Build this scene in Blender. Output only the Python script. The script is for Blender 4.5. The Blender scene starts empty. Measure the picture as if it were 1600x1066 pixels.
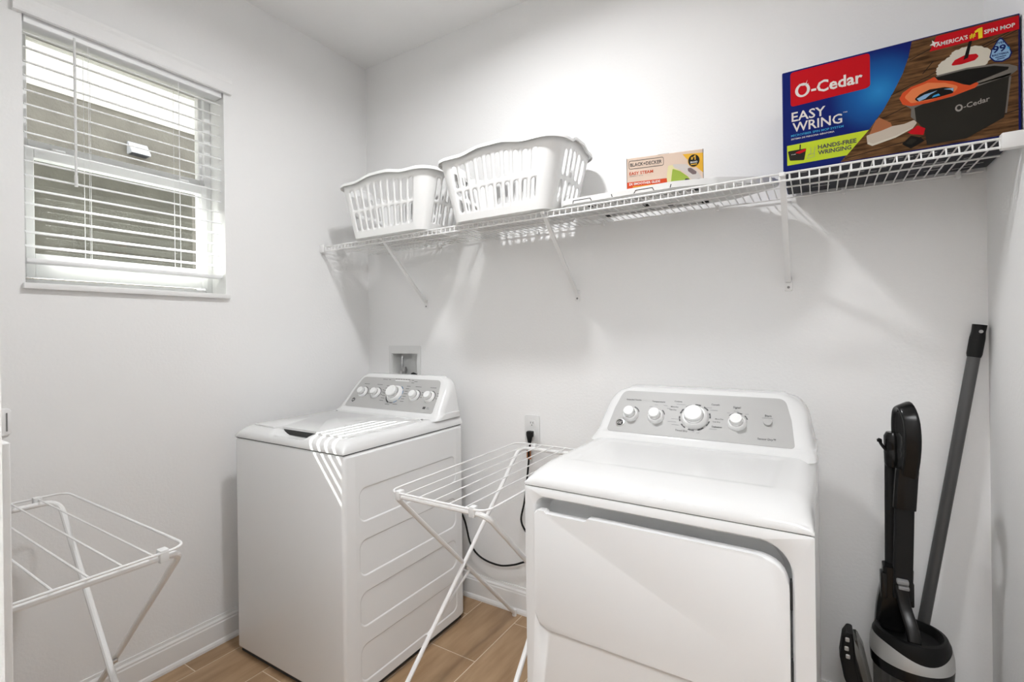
import bpy, bmesh, math, random
from mathutils import Vector, Matrix, Euler
from mathutils.geometry import tessellate_polygon
random.seed(7)
PI = math.pi
S = bpy.context.scene
COL = S.collection

# ------------------------------------------------------------------ camera
CAM = Vector((2.2417, -2.0125, 1.3460))
YAW, PITCH, ROLL = 0.5547, -0.0006, -0.0134
f_ = Vector((-math.sin(YAW) * math.cos(PITCH), math.cos(YAW) * math.cos(PITCH), math.sin(PITCH)))
r_ = Vector((math.cos(YAW), math.sin(YAW), 0)); u_ = r_.cross(f_)
r2 = math.cos(ROLL) * r_ + math.sin(ROLL) * u_
u2 = -math.sin(ROLL) * r_ + math.cos(ROLL) * u_
cd = bpy.data.cameras.new('camera'); cam = bpy.data.objects.new('camera', cd); COL.objects.link(cam)
m = Matrix.Identity(4)
for i in range(3):
    m[i][0] = r2[i]; m[i][1] = u2[i]; m[i][2] = -f_[i]; m[i][3] = CAM[i]
cam.matrix_world = m
cd.sensor_width = 36; cd.lens = 764.07 / 1600 * 36; cd.shift_y = -(533 - 520.93) / 1600
cd.clip_start = 0.01
S.camera = cam

# ------------------------------------------------------------------ light
w = bpy.data.worlds.new('sky'); S.world = w; w.use_nodes = True
bg = w.node_tree.nodes['Background']; bg.inputs[0].default_value = (0.98, 0.99, 1.0, 1); bg.inputs[1].default_value = 3.7
SUN_DIR = Vector((1.0, 0.50, -1.12)).normalized()
sl = bpy.data.lights.new('sun', 'SUN'); sl.energy = 30.0; sl.angle = 0.008; sl.color = (1, 0.98, 0.95)
so = bpy.data.objects.new('sun', sl); COL.objects.link(so); so.rotation_euler = SUN_DIR.to_track_quat('-Z', 'Y').to_euler()
so.location = (-4, -3, 6)
pl = bpy.data.lights.new('ceiling_lamp', 'AREA'); pl.shape = 'DISK'; pl.size = 0.16; pl.energy = 15.6; pl.spread = math.radians(166); pl.color = (0.975, 0.985, 1.0)
po = bpy.data.objects.new('ceiling_lamp', pl); COL.objects.link(po); po.location = (1.33, -0.95, 2.89)
al = bpy.data.lights.new('hall_fill', 'AREA'); al.shape = 'DISK'; al.size = 0.9; al.energy = 34; al.color = (0.975, 0.985, 1.0)  # added fill light from the hall side, no known fixture there
ao = bpy.data.objects.new('hall_fill', al); COL.objects.link(ao); ao.location = (2.40, -2.75, 2.86)
vs = S.view_settings
vs.view_transform = 'Standard'; vs.look = 'None'; vs.gamma = 1.0; vs.use_curve_mapping = False; vs.exposure = 0.36

# ------------------------------------------------------------------ materials
def mat(name, col, rough=0.5, metal=0.0, spec=0.5, coat=0.0):
    k = bpy.data.materials.new(name); k.use_nodes = True
    b = k.node_tree.nodes['Principled BSDF']
    b.inputs['Base Color'].default_value = (*col, 1); b.inputs['Roughness'].default_value = rough
    b.inputs['Metallic'].default_value = metal; b.inputs['Specular IOR Level'].default_value = spec
    b.inputs['Coat Weight'].default_value = coat
    return k
def bump(k, scale, strength, dist=0.002, detail=3):
    nt = k.node_tree; b = nt.nodes['Principled BSDF']
    tc = nt.nodes.new('ShaderNodeTexCoord'); n = nt.nodes.new('ShaderNodeTexNoise')
    n.inputs['Scale'].default_value = scale; n.inputs['Detail'].default_value = detail
    bp = nt.nodes.new('ShaderNodeBump'); bp.inputs['Strength'].default_value = strength; bp.inputs['Distance'].default_value = dist
    nt.links.new(tc.outputs['Object'], n.inputs['Vector']); nt.links.new(n.outputs[0], bp.inputs['Height'])
    nt.links.new(bp.outputs[0], b.inputs['Normal']); return k
def mottle(k, c1, c2, scale, stretch=(1, 1, 1), lo=0.35, hi=0.65, detail=6, rnd=False):
    nt = k.node_tree; b = nt.nodes['Principled BSDF']
    tc = nt.nodes.new('ShaderNodeTexCoord'); mp = nt.nodes.new('ShaderNodeMapping')
    mp.inputs['Scale'].default_value = stretch
    n = nt.nodes.new('ShaderNodeTexNoise'); n.inputs['Scale'].default_value = scale; n.inputs['Detail'].default_value = detail
    cr = nt.nodes.new('ShaderNodeValToRGB'); cr.color_ramp.elements[0].position = lo; cr.color_ramp.elements[1].position = hi
    cr.color_ramp.elements[0].color = (*c1, 1); cr.color_ramp.elements[1].color = (*c2, 1)
    nt.links.new(tc.outputs['Object'], mp.inputs['Vector'])
    if rnd:
        oi = nt.nodes.new('ShaderNodeObjectInfo'); ad = nt.nodes.new('ShaderNodeVectorMath'); ad.operation = 'ADD'
        sc_ = nt.nodes.new('ShaderNodeVectorMath'); sc_.operation = 'SCALE'; sc_.inputs['Scale'].default_value = 37.0
        cx = nt.nodes.new('ShaderNodeCombineXYZ')
        for i in range(3): nt.links.new(oi.outputs['Random'], cx.inputs[i])
        nt.links.new(cx.outputs[0], sc_.inputs[0]); nt.links.new(mp.outputs[0], ad.inputs[0]); nt.links.new(sc_.outputs[0], ad.inputs[1])
        nt.links.new(ad.outputs[0], n.inputs['Vector'])
    else:
        nt.links.new(mp.outputs[0], n.inputs['Vector'])
    nt.links.new(n.outputs[0], cr.inputs[0]); nt.links.new(cr.outputs[0], b.inputs['Base Color']); return k

M = {}
M['wall'] = bump(mat('wall_paint', (0.895, 0.89, 0.882), 0.7, spec=0.25), 95, 0.22, 0.003)
M['ceil'] = bump(mat('ceiling_paint', (0.90, 0.895, 0.888), 0.8, spec=0.2), 60, 0.2, 0.003)
M['trim'] = mat('trim_paint', (0.86, 0.855, 0.845), 0.35)
M['vinyl'] = mat('white_vinyl', (0.92, 0.925, 0.925), 0.35)
M['enamel'] = mat('white_enamel', (0.84, 0.845, 0.845), 0.24, spec=0.4, coat=0.15)
M['enamel_top'] = mat('white_enamel_top', (0.74, 0.74, 0.735), 0.18, spec=0.4, coat=0.3)  # same white enamel, colour darkened to offset lamp glare on the tops
M['wplastic'] = mat('white_plastic', (0.78, 0.78, 0.77), 0.42, spec=0.35)
M['bplastic'] = mat('basket_plastic', (0.90, 0.90, 0.89), 0.45)
M['wire'] = mat('white_coated_wire', (0.86, 0.855, 0.845), 0.4)
M['panel'] = mat('grey_panel', (0.44, 0.435, 0.425), 0.42, spec=0.3)
M['chrome'] = mat('chrome', (0.8, 0.8, 0.8), 0.12, metal=1)
M['steel'] = mat('brushed_steel', (0.55, 0.55, 0.55), 0.35, metal=1)
M['black'] = mat('black_gloss', (0.006, 0.006, 0.006), 0.22, spec=0.3)
M['blackm'] = mat('black_matte', (0.009, 0.009, 0.009), 0.5, spec=0.25)
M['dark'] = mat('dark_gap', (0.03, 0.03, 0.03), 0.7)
M['lid'] = mat('black_lid', (0.007, 0.007, 0.007), 0.42, spec=0.2)
M['silver'] = mat('silver_plastic', (0.50, 0.50, 0.49), 0.35, metal=0.4)
M['pole'] = mat('grey_pole', (0.10, 0.10, 0.10), 0.35, metal=0.5)
M['print'] = mat('black_print', (0.05, 0.05, 0.05), 0.5)
M['greyprint'] = mat('grey_print', (0.25, 0.25, 0.25), 0.5)
M['grout'] = mat('grout', (0.66, 0.55, 0.43), 0.8)
wf = mat('wood_tile', (0.3, 0.2, 0.1), 0.42, spec=0.4)
mottle(wf, (0.30, 0.185, 0.098), (0.44, 0.295, 0.175), 5.0, (5, 0.8, 1), 0.3, 0.72, 7, rnd=True); M['tile'] = wf
M['stucco'] = bump(mottle(mat('grey_stucco', (0.3, 0.28, 0.25), 0.9), (0.080, 0.073, 0.061), (0.105, 0.097, 0.081), 6), 40, 0.5, 0.01)
M['cream'] = bump(mat('cream_stucco', (0.37, 0.355, 0.325), 0.9), 40, 0.4, 0.01)
M['ground'] = mottle(mat('ground', (0.3, 0.3, 0.2), 0.95), (0.30, 0.29, 0.22), (0.45, 0.42, 0.34), 4)
M['ventgrey'] = mat('vent_plastic', (0.32, 0.325, 0.345), 0.5)
M['padding'] = mat('white_cotton', (0.82, 0.815, 0.80), 0.85)
M['blue'] = mat('navy_card', (0.003, 0.010, 0.12), 0.55, spec=0.12)
M['darkcard'] = mat('dark_card', (0.035, 0.037, 0.045), 0.6, spec=0.2)
M['peach'] = mat('peach_card', (0.72, 0.56, 0.45), 0.5)
M['brown'] = mat('amber_tag', (0.45, 0.17, 0.06), 0.5)
def glass(name, tint, refl):
    k = bpy.data.materials.new(name); k.use_nodes = True; nt = k.node_tree
    for n in list(nt.nodes): nt.nodes.remove(n)
    o = nt.nodes.new('ShaderNodeOutputMaterial'); mx = nt.nodes.new('ShaderNodeMixShader')
    t = nt.nodes.new('ShaderNodeBsdfTransparent'); t.inputs[0].default_value = (*tint, 1)
    g = nt.nodes.new('ShaderNodeBsdfGlossy'); g.inputs['Roughness'].default_value = 0.03
    lw = nt.nodes.new('ShaderNodeLayerWeight'); lw.inputs[0].default_value = 0.5
    pw = nt.nodes.new('ShaderNodeMath'); pw.operation = 'POWER'; pw.inputs[1].default_value = 4.0
    ml = nt.nodes.new('ShaderNodeMath'); ml.operation = 'MULTIPLY_ADD'; ml.inputs[1].default_value = 0.7; ml.inputs[2].default_value = refl; ml.use_clamp = True
    nt.links.new(lw.outputs['Facing'], pw.inputs[0]); nt.links.new(pw.outputs[0], ml.inputs[0])
    nt.links.new(ml.outputs[0], mx.inputs[0]); nt.links.new(t.outputs[0], mx.inputs[1]); nt.links.new(g.outputs[0], mx.inputs[2])
    nt.links.new(mx.outputs[0], o.inputs[0]); return k
M['glass'] = glass('window_glass', (0.96, 0.975, 0.97), 0.03)
M['screen'] = glass('screened_glass', (0.78, 0.79, 0.77), 0.0)
M['clear'] = glass('clear_plastic', (0.60, 0.60, 0.59), 0.05)

# ------------------------------------------------------------------ helpers
def tag(o, label=None, cat=None, group=None, kind=None):
    if label: o['label'] = label
    if cat: o['category'] = cat
    if group: o['group'] = group
    if kind: o['kind'] = kind
    return o
def empty(name, loc=(0, 0, 0), rz=0.0):
    o = bpy.data.objects.new(name, None); COL.objects.link(o); o.location = loc; o.rotation_euler = (0, 0, rz)
    o.empty_display_size = 0.1; return o
def smooth_me(me, ang=0.6):
    me.polygons.foreach_set('use_smooth', [True] * len(me.polygons))
    try: me.set_sharp_from_angle(angle=ang)
    except Exception: pass
def obj(name, bm, material, parent=None, smooth=True, loc=None, ang=0.6, recalc=True):
    if recalc: bmesh.ops.recalc_face_normals(bm, faces=bm.faces)
    me = bpy.data.meshes.new(name); bm.to_mesh(me); bm.free()
    if smooth: smooth_me(me, ang)
    return link(name, me, material, parent, loc)
def link(name, me, material=None, parent=None, loc=None):
    if material is not None and len(me.materials) == 0: me.materials.append(material)
    o = bpy.data.objects.new(name, me); COL.objects.link(o)
    if parent: o.parent = parent
    if loc: o.location = loc
    return o
def struct(name, bm, material, parent=None, smooth=False):
    o = obj(name, bm, material, parent, smooth)
    if parent is None: o['kind'] = 'structure'
    return o
def box(bm, x0, x1, y0, y1, z0, z1, bev=0.0, seg=2):
    r = bmesh.ops.create_cube(bm, size=1.0); vs_ = r['verts']
    for v in vs_:
        v.co = Vector((x0 + (v.co.x + 0.5) * (x1 - x0), y0 + (v.co.y + 0.5) * (y1 - y0), z0 + (v.co.z + 0.5) * (z1 - z0)))
    if bev > 0:
        es = list({e for v in vs_ for e in v.link_edges})
        bmesh.ops.bevel(bm, geom=es, offset=bev, segments=seg, affect='EDGES', profile=0.5)
    return bm
def B(): return bmesh.new()
def fillet(pts, r, n=6, closed=False):
    pts = [Vector(p) for p in pts]; out = []; N = len(pts)
    for i, p in enumerate(pts):
        if not closed and i in (0, N - 1): out.append(p); continue
        a = pts[i - 1] - p; b = pts[(i + 1) % N] - p
        rr = r[i] if isinstance(r, (list, tuple)) else r
        la, lb = a.length, b.length
        ang = a.angle(b)
        if rr <= 0 or ang > PI - 0.02: out.append(p); continue
        d = min(rr / math.tan(ang / 2), la * 0.49, lb * 0.49)
        p0 = p + a.normalized() * d; p1 = p + b.normalized() * d
        for k in range(n + 1):
            t = k / n
            out.append((1 - t) ** 2 * p0 + 2 * t * (1 - t) * p + t * t * p1)
    return out
def tube(bm, pts, r, seg=8, closed=False, caps=True, prof=None, up=None):
    pts = [Vector(p) for p in pts]; N = len(pts); rings = []
    tang = []
    for i in range(N):
        if closed: t = pts[(i + 1) % N] - pts[i - 1]
        else: t = pts[min(i + 1, N - 1)] - pts[max(i - 1, 0)]
        tang.append(t.normalized())
    nrm = Vector(up) if up else (Vector((0, 0, 1)) if abs(tang[0].z) < 0.9 else Vector((1, 0, 0)))
    for i in range(N):
        t = tang[i]; nrm = (nrm - t * nrm.dot(t)); nrm.normalize(); bn = t.cross(nrm)
        ri = r[i] if isinstance(r, (list, tuple)) else r
        ring = []
        if prof:
            for (a, b) in prof: ring.append(bm.verts.new(pts[i] + nrm * a * ri + bn * b * ri))
        else:
            for k in range(seg):
                a = 2 * PI * k / seg; ring.append(bm.verts.new(pts[i] + (nrm * math.cos(a) + bn * math.sin(a)) * ri))
        rings.append(ring)
    loft(bm, rings, closed, caps); return bm
def loft(bm, rings, closed=False, caps=True):
    n = len(rings[0]); N = len(rings)
    for i in range(N if closed else N - 1):
        A, C = rings[i], rings[(i + 1) % N]
        for k in range(n):
            bm.faces.new((A[k], A[(k + 1) % n], C[(k + 1) % n], C[k]))
    if caps and not closed:
        bm.faces.new(rings[0][::-1]); bm.faces.new(rings[-1])
def loftp(bm, rings, caps=True):
    loft(bm, [[bm.verts.new(p) for p in r] for r in rings], False, caps); return bm
def lathe(bm, prof, center=(0, 0, 0), axis=(0, 0, 1), seg=24, sx=1.0, sy=1.0):
    q = Vector((0, 0, 1)).rotation_difference(Vector(axis).normalized()).to_matrix(); c = Vector(center)
    rings = []
    for (r, z) in prof:
        rings.append([bm.verts.new(c + q @ Vector((r * sx * math.cos(2 * PI * k / seg), r * sy * math.sin(2 * PI * k / seg), z))) for k in range(seg)])
    loft(bm, rings); return bm
def rrect(x0, x1, y0, y1, r, n=5):
    rs = r if isinstance(r, (list, tuple)) else [r] * 4   # bl br tr tl
    out = []
    for (cx, cy, a0, rr) in ((x0 + rs[0], y0 + rs[0], PI, rs[0]), (x1 - rs[1], y0 + rs[1], 1.5 * PI, rs[1]), (x1 - rs[2], y1 - rs[2], 0, rs[2]), (x0 + rs[3], y1 - rs[3], 0.5 * PI, rs[3])):
        for k in range(n + 1):
            a = a0 + 0.5 * PI * k / n; out.append((cx + rr * math.cos(a), cy + rr * math.sin(a)))
    return out
def rpoly(pts, r, n=4):
    return [(p.x, p.y) for p in fillet([(a, b, 0) for a, b in pts], r, n, True)]
def prism(bm, poly, Mx, d0, d1, bev=0.0, seg=2):
    """poly in local XY of matrix Mx, extruded from local z d0 to d1 (d1 is the front)"""
    a = [bm.verts.new(Mx @ Vector((p[0], p[1], d0))) for p in poly]
    b = [bm.verts.new(Mx @ Vector((p[0], p[1], d1))) for p in poly]
    n = len(poly); fs = []
    bm.faces.new(a[::-1]); top = bm.faces.new(b)
    for k in range(n): bm.faces.new((a[k], a[(k + 1) % n], b[(k + 1) % n], b[k]))
    if bev > 0: bmesh.ops.bevel(bm, geom=list(top.edges), offset=bev, segments=seg, affect='EDGES', profile=0.5)
    return bm
def frame_prism(bm, outer, inner, Mx, d0, d1):
    n = len(outer); V = lambda p, d: bm.verts.new(Mx @ Vector((p[0], p[1], d)))
    o0 = [V(p, d0) for p in outer]; o1 = [V(p, d1) for p in outer]; i0 = [V(p, d0) for p in inner]; i1 = [V(p, d1) for p in inner]
    for k in range(n):
        j = (k + 1) % n
        bm.faces.new((o1[k], o1[j], i1[j], i1[k])); bm.faces.new((o0[j], o0[k], i0[k], i0[j]))
        bm.faces.new((o0[k], o0[j], o1[j], o1[k])); bm.faces.new((i0[j], i0[k], i1[k], i1[j]))
    return bm
def basis(o, ex, ey):
    ex = Vector(ex).normalized(); ey = Vector(ey).normalized(); ez = ex.cross(ey)
    mm = Matrix.Identity(4)
    for i in range(3): mm[i][0] = ex[i]; mm[i][1] = ey[i]; mm[i][2] = ez[i]; mm[i][3] = o[i]
    return mm
FRONT = lambda o: basis(o, (1, 0, 0), (0, 0, 1))     # plane facing -y, local x right, local y up
_dg = None
def text_me(body, size, width=None, bold=0.0, shear=0.0, align='LEFT'):
    cu = bpy.data.curves.new('lettering', 'FONT'); cu.body = body; cu.size = size; cu.align_x = align
    cu.offset = bold; cu.shear = shear; cu.resolution_u = 2
    o = bpy.data.objects.new('lettering', cu); COL.objects.link(o)
    bpy.context.view_layer.update()
    me = bpy.data.meshes.new_from_object(o.evaluated_get(bpy.context.evaluated_depsgraph_get()))
    bpy.data.objects.remove(o); bpy.data.curves.remove(cu)
    me.materials.clear()
    if width and len(me.vertices):
        xs = [v.co.x for v in me.vertices]; k = width / max(1e-6, max(xs) - min(xs)); x0 = min(xs)
        for v in me.vertices: v.co.x = (v.co.x - (x0 if align == 'LEFT' else 0)) * k
    return me
def letter(body, cap, x, y, Mx, d, material, parent, width=None, bold=0.0, align='LEFT', shear=0.0, slope=0.0, name='lettering'):
    me = text_me(body, cap / 0.72, width, bold, shear, align)
    for v in me.vertices: v.co = Mx @ Vector((v.co.x + x, v.co.y + y + slope * v.co.x, d))
    return link(name, me, material, parent)
def decal(name, poly, Mx, d, material, parent):
    bm = B(); vv = [bm.verts.new(Mx @ Vector((p[0], p[1], d))) for p in poly]
    for t3 in tessellate_polygon([[Vector((p[0], p[1], 0)) for p in poly]]):
        q = [vv[i] for i in t3]
        c = (q[1].co - q[0].co).cross(q[2].co - q[0].co)
        if c.length < 1e-12: continue
        if c.dot(Mx.to_3x3() @ Vector((0, 0, 1))) < 0: q = q[::-1]
        bm.faces.new(q)
    return obj(name, bm, material, parent, False, recalc=False)
def flat(name, col, rough=0.55): return mat(name, col, rough, spec=0.12)
def copy_tree(o, parent=None):
    c = o.copy(); COL.objects.link(c)
    if parent: c.parent = parent
    for ch in list(o.children): copy_tree(ch, c)
    return c

# ================================================================== SETTING
W, H = 2.687, 2.917
YF, YO = -1.86, -1.96          # inner / outer face of the wall the doorway is in
HB = -3.9                      # far end of the hall behind the camera
# floor with wood-look tiles
b = B(); box(b, -0.02, W + 0.02, HB, 0.02, -0.06, -0.0006)
floor = struct('floor', b, M['grout'])
tile_joint = 0.0036
cols = [0.105 + 0.234 * k for k in range(-1, 12)]
tile_cache = {}
LEN = 0.92
for ci, x0 in enumerate(cols):
    xa, xb = max(x0, 0.0), min(x0 + 0.234, W)
    if xb - xa < 0.01: continue
    # joint offsets read in the photograph for the columns it shows
    off = {0: -1.02, 2: -0.88, 4: -0.398, 1: -0.55, 3: -0.14}.get(ci, -0.398 + 0.307 * (ci - 4))
    y = off % LEN - LEN * 6
    while y < 0.0:
        ya, yb = max(y, HB), min(y + LEN, 0.0)
        if yb - ya > 0.01:
            key = (round(xb - xa, 3), round(yb - ya, 3))
            if key not in tile_cache:
                bm = B(); box(bm, tile_joint / 2, xb - xa - tile_joint / 2, tile_joint / 2, yb - ya - tile_joint / 2, -0.012, 0.0, 0.0005, 1)
                o = obj('floor_tile', bm, M['tile'], floor, False); tile_cache[key] = o.data
            else:
                o = link('floor_tile', tile_cache[key], None, floor)
            o.location = (xa, ya, 0)
        y += LEN
b = B(); box(b, -0.2, W + 0.15, HB - 0.1, 0.15, H, H + 0.1); struct('ceiling', b, M['ceil'])
# left wall with the window opening
WY0, WY1, WZ0, WZ1 = -1.478, -0.823, 1.53, 2.47
b = B()
box(b, -0.2, 0, HB, WY0, 0, H); box(b, -0.2, 0, WY1, 0.15, 0, H)
box(b, -0.2, 0, WY0, WY1, 0, WZ0); box(b, -0.2, 0, WY0, WY1, WZ1, H)
wall_left = struct('wall_left', b, M['wall'])
# back wall with the recess for the washer valves
RX0, RX1, RZ0, RZ1 = 0.189, 0.382, 1.09, 1.240
b = B()
box(b, 0, RX0, 0, 0.15, 0, H); box(b, RX1, W, 0, 0.15, 0, H)
box(b, RX0, RX1, 0, 0.15, 0, RZ0); box(b, RX0, RX1, 0, 0.15, RZ1, H)
struct('wall_back', b, M['wall'])
b = B(); box(b, W, W + 0.15, HB, 0.15, 0, H); struct('wall_right', b, M['wall'])
b = B(); box(b, 0, 1.519, YO, YF, 0, H); box(b, 2.62, W, YO, YF, 0, H); box(b, 1.519, 2.62, YO, YF, 2.46, H)
struct('wall_front', b, M['wall'])
b = B(); box(b, -0.2, W + 0.15, HB - 0.1, HB, 0, H); struct('wall_hall', b, M['wall'])
b = B(); box(b, 0.935, 1.040, YF, -1.748, 0, 1.166, 0.002, 1); struct('trim_1', b, M['trim'])   # white post by the doorway
# baseboards: tall board, moulded top, shoe moulding
def baseboard(name, p0, p1, nrm):
    prof = [(0, 0), (0.019, 0), (0.019, 0.010), (0.016, 0.019), (0.0125, 0.024), (0.0125, 0.092), (0.0105, 0.097), (0.0105, 0.104), (0.006, 0.112), (0.0045, 0.1235), (0, 0.1235)]
    bm = B(); rings = []
    for p in (p0, p1):
        rings.append([Vector(p) + Vector(nrm) * a + Vector((0, 0, z)) for a, z in prof])
    loftp(bm, rings); return struct(name, bm, M['trim'])
baseboard('baseboard_left', (0, YF, 0), (0, 0, 0), (1, 0, 0))
baseboard('baseboard_back', (0, 0, 0), (W, 0, 0), (0, -1, 0))
baseboard('baseboard_right', (W, 0, 0), (W, YF, 0), (-1, 0, 0))
# unseen eave above the window, added and sized to limit the incoming sun
b = B(); box(b, -1.0, -0.2, -4.0, 2.0, 2.94, 3.06); struct('trim_2', b, M['cream'])
b = B(); box(b, -3.1, -0.2, -9, 8, -0.3, -0.15); struct('ground', b, M['ground'])

# ------------------------------------------------------------------ window_1
win = empty('window_1', (0, 0, 0)); win['kind'] = 'structure'
def yz_frame(name, y0, y1, z0, z1, t, x0, x1, material, parent, tb=None, tt=None):
    tb = t if tb is None else tb; tt = t if tt is None else tt
    bm = B()
    box(bm, x0, x1, y0, y0 + t, z0, z1, 0.002, 1); box(bm, x0, x1, y1 - t, y1, z0, z1, 0.002, 1)
    box(bm, x0, x1, y0 + t, y1 - t, z0, z0 + tb, 0.002, 1); box(bm, x0, x1, y0 + t, y1 - t, z1 - tt, z1, 0.002, 1)
    return obj(name, bm, material, parent, False)
yz_frame('window_frame', WY0, WY1, WZ0 + 0.002, WZ1, 0.028, -0.20, -0.115, M['vinyl'], win)
us = yz_frame('upper_sash', WY0 + 0.026, WY1 - 0.026, 2.000, 2.458, 0.016, -0.165, -0.135, M['vinyl'], win, tb=0.062)
b = B(); box(b, -0.152, -0.148, WY0 + 0.045, WY1 - 0.045, 2.02, 2.43); obj('glass_pane', b, M['glass'], us, False)
ls = yz_frame('lower_sash', WY0 + 0.026, WY1 - 0.026, WZ0 + 0.035, 2.030, 0.024, -0.132, -0.100, M['vinyl'], win, tb=0.085, tt=0.042)
b = B(); box(b, -0.118, -0.114, WY0 + 0.045, WY1 - 0.045, 1.62, 2.0); obj('glass_pane', b, M['glass'], ls, False)
b = B(); box(b, -0.186, -0.184, WY0 + 0.05, WY1 - 0.05, 1.57, 2.01); obj('insect_screen', b, M['screen'], win, False)
for y in (-1.36, -0.94):
    b = B(); box(b, -0.124, -0.104, y - 0.02, y + 0.02, 2.028, 2.040, 0.003, 1); obj('sash_lock', b, M['vinyl'], ls)
b = B(); box(b, -0.115, 0.016, WY0 + 0.001, WY1 - 0.001, WZ0 + 0.0005, WZ0 + 0.006, 0.002, 1); box(b, 0.0005, 0.018, WY0 - 0.008, WY1 + 0.012, WZ0 - 0.014, WZ0 + 0.006, 0.003, 2)
obj('window_sill', b, M['trim'], win)

# ------------------------------------------------------------------ blind
bl = empty('window_blind', (0, -1.15, 2.46))
tag(bl, 'white slatted blind hanging half open in the window', 'blind')
BO = Vector((0, -1.15, 2.46))
def lb(*p): return Vector(p) - BO
b = B(); box(b, -0.062, -0.006, WY0 + 0.004 + 1.15, WY1 - 0.004 + 1.15, -0.045, 0.0, 0.002, 1); obj('headrail', b, M['vinyl'], bl, False)
prof = [(0.0005, -0.022), (0.016, -0.022), (0.019, -0.016), (0.018, 0.026), (0.022, 0.036), (0.024, 0.046), (0.0005, 0.046)]
b = B(); loftp(b, [[Vector((x, y, z)) for x, z in prof] for y in (WY0 - 0.025 + 1.15, WY1 + 0.030 + 1.15)]); obj('valance', b, M['wall'], bl, False)
SL0 = WY0 + 0.006; SL1 = WY1 - 0.006; tilt = math.radians(-18)
def slat_bm():
    bm = B(); wd = 0.0228; n = 6; pts_t = []; pts_b = []
    for k in range(n + 1):
        a = -wd + 2 * wd * k / n; c = 0.0025 * (1 - (a / wd) ** 2)
        pts_t.append((a, c + 0.0014)); pts_b.append((a, c - 0.0014))
    loop = pts_t + pts_b[::-1]
    rings = []
    for y in (SL0 + 1.15, SL1 + 1.15):
        rings.append([Vector((a * math.cos(tilt) - z * math.sin(tilt), y, a * math.sin(tilt) + z * math.cos(tilt))) for a, z in loop])
    loftp(bm, rings); return bm
nsl = 16; SX = -0.036
for k in range(nsl):
    z = 2.391 - 0.0484 * k
    if k == 0: s0 = obj('slat', slat_bm(), M['vinyl'], bl); s0.location = (SX, 0, z - 2.46); smesh = s0.data
    else: link('slat', smesh, None, bl, (SX, 0, z - 2.46))
b = B(); box(b, SX - 0.026, SX + 0.026, SL0 + 1.15, SL1 + 1.15, 1.607 - 2.46, 1.622 - 2.46, 0.004, 2); obj('bottom_rail', b, M['vinyl'], bl)
for y in (-1.30, -1.00):
    for dx, dy in ((-0.024, 0), (0.024, 0), (0.0, 0.012)):
        b = B(); tube(b, [(SX + dx, y + 1.15 + dy, 1.612 - 2.46), (SX + dx, y + 1.15 + dy, -0.04)], 0.0008, 5); obj('ladder_cord', b, M['vinyl'], bl)
b = B(); tube(b, [(0.004, -1.343 + 1.15, -0.04), (0.004, -1.343 + 1.15, 1.905 - 2.46)], 0.0042, 8)
tube(b, [(0.004, -1.343 + 1.15, 1.93 - 2.46), (0.004, -1.343 + 1.15, 1.89 - 2.46)], 0.0055, 8); obj('tilt_wand', b, M['wplastic'], bl)

# ------------------------------------------------------------------ house outside
nh = empty('neighbouring_house', (-3.0, 0, -0.15))
tag(nh, 'grey stucco house with cream upper wall seen through the window', 'building')
b = B(); box(b, -0.25, 0, -7, 7, 0, 3.51); obj('lower_wall', b, M['stucco'], nh, False)
b = B(); box(b, -0.25, 0.012, -7, 7, 3.51, 4.35); obj('upper_wall', b, M['cream'], nh, False)
b = B()
loftp(b, [[Vector(p) for p in q] for q in (
    [(0, -0.085, 3.265), (0.02, -0.085, 3.265), (0.095, -0.085, 3.165), (0.095, -0.085, 3.155), (0, -0.085, 3.155)],
    [(0, 0.065, 3.265), (0.02, 0.065, 3.265), (0.095, 0.065, 3.165), (0.095, 0.065, 3.155), (0, 0.065, 3.155)])])
vh = obj('vent_hood', b, M['ventgrey'], nh, False)
b = B(); box(b, 0.01, 0.085, -0.075, 0.055, 3.15, 3.156); obj('vent_flap', b, M['darkcard'], vh, False)

# ------------------------------------------------------------------ switch plate at the left edge of the frame
sp = empty('wall_switch', (0, -1.563, 1.078))
tag(sp, 'pale wall plate with a dark slot at the left edge, above the white post', 'switch')
b = B(); prism(b, rrect(-0.046, 0.046, -0.043, 0.043, 0.010), basis((0, 0, 0), (0, 1, 0), (0, 0, 1)), 0, 0.006, 0.003); obj('cover_plate', b, M['wall'], sp)
b = B(); box(b, 0.0055, 0.0075, 0.0325, 0.0365, -0.030, 0.030, 0.0005, 1); obj('slot', b, M['greyprint'], sp)

# ------------------------------------------------------------------ washer valve box
vb = empty('valve_box', (0.2855, 0, 1.165))
tag(vb, 'recessed white washer valve box in the wall behind the washer', 'valve box')
b = B()
frame_prism(b, rrect(-0.118, 0.122, -0.10, 0.118, 0.006, 2), rrect(RX0 - 0.2855, RX1 - 0.2855, RZ0 - 1.165, RZ1 - 1.165, 0.003, 2), FRONT((0, 0, 0)), 0.0, 0.005)
obj('trim_frame', b, M['wplastic'], vb, False)
b = B(); x0, x1, z0, z1 = RX0 - 0.2855, RX1 - 0.2855, RZ0 - 1.165, RZ1 - 1.165
box(b, x0, x1, 0.075, 0.08, z0, z1); box(b, x0, x0 + 0.003, 0, 0.078, z0, z1); box(b, x1 - 0.003, x1, 0, 0.078, z0, z1); box(b, x0, x1, 0, 0.078, z0, z0 + 0.003); box(b, x0, x1, 0, 0.078, z1 - 0.003, z1)
obj('recess', b, M['wplastic'], vb, False)
b = B(); tube(b, [(-0.05, 0.05, -0.045), (-0.05, 0.05, -0.005)], 0.011, 10); lathe(b, [(0.015, 0), (0.015, 0.012)], (-0.05, 0.05, -0.03), seg=6); lathe(b, [(0.009, 0), (0.009, 0.03)], (-0.05, 0.05, -0.035), (0, -1, 0), seg=10)
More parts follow.
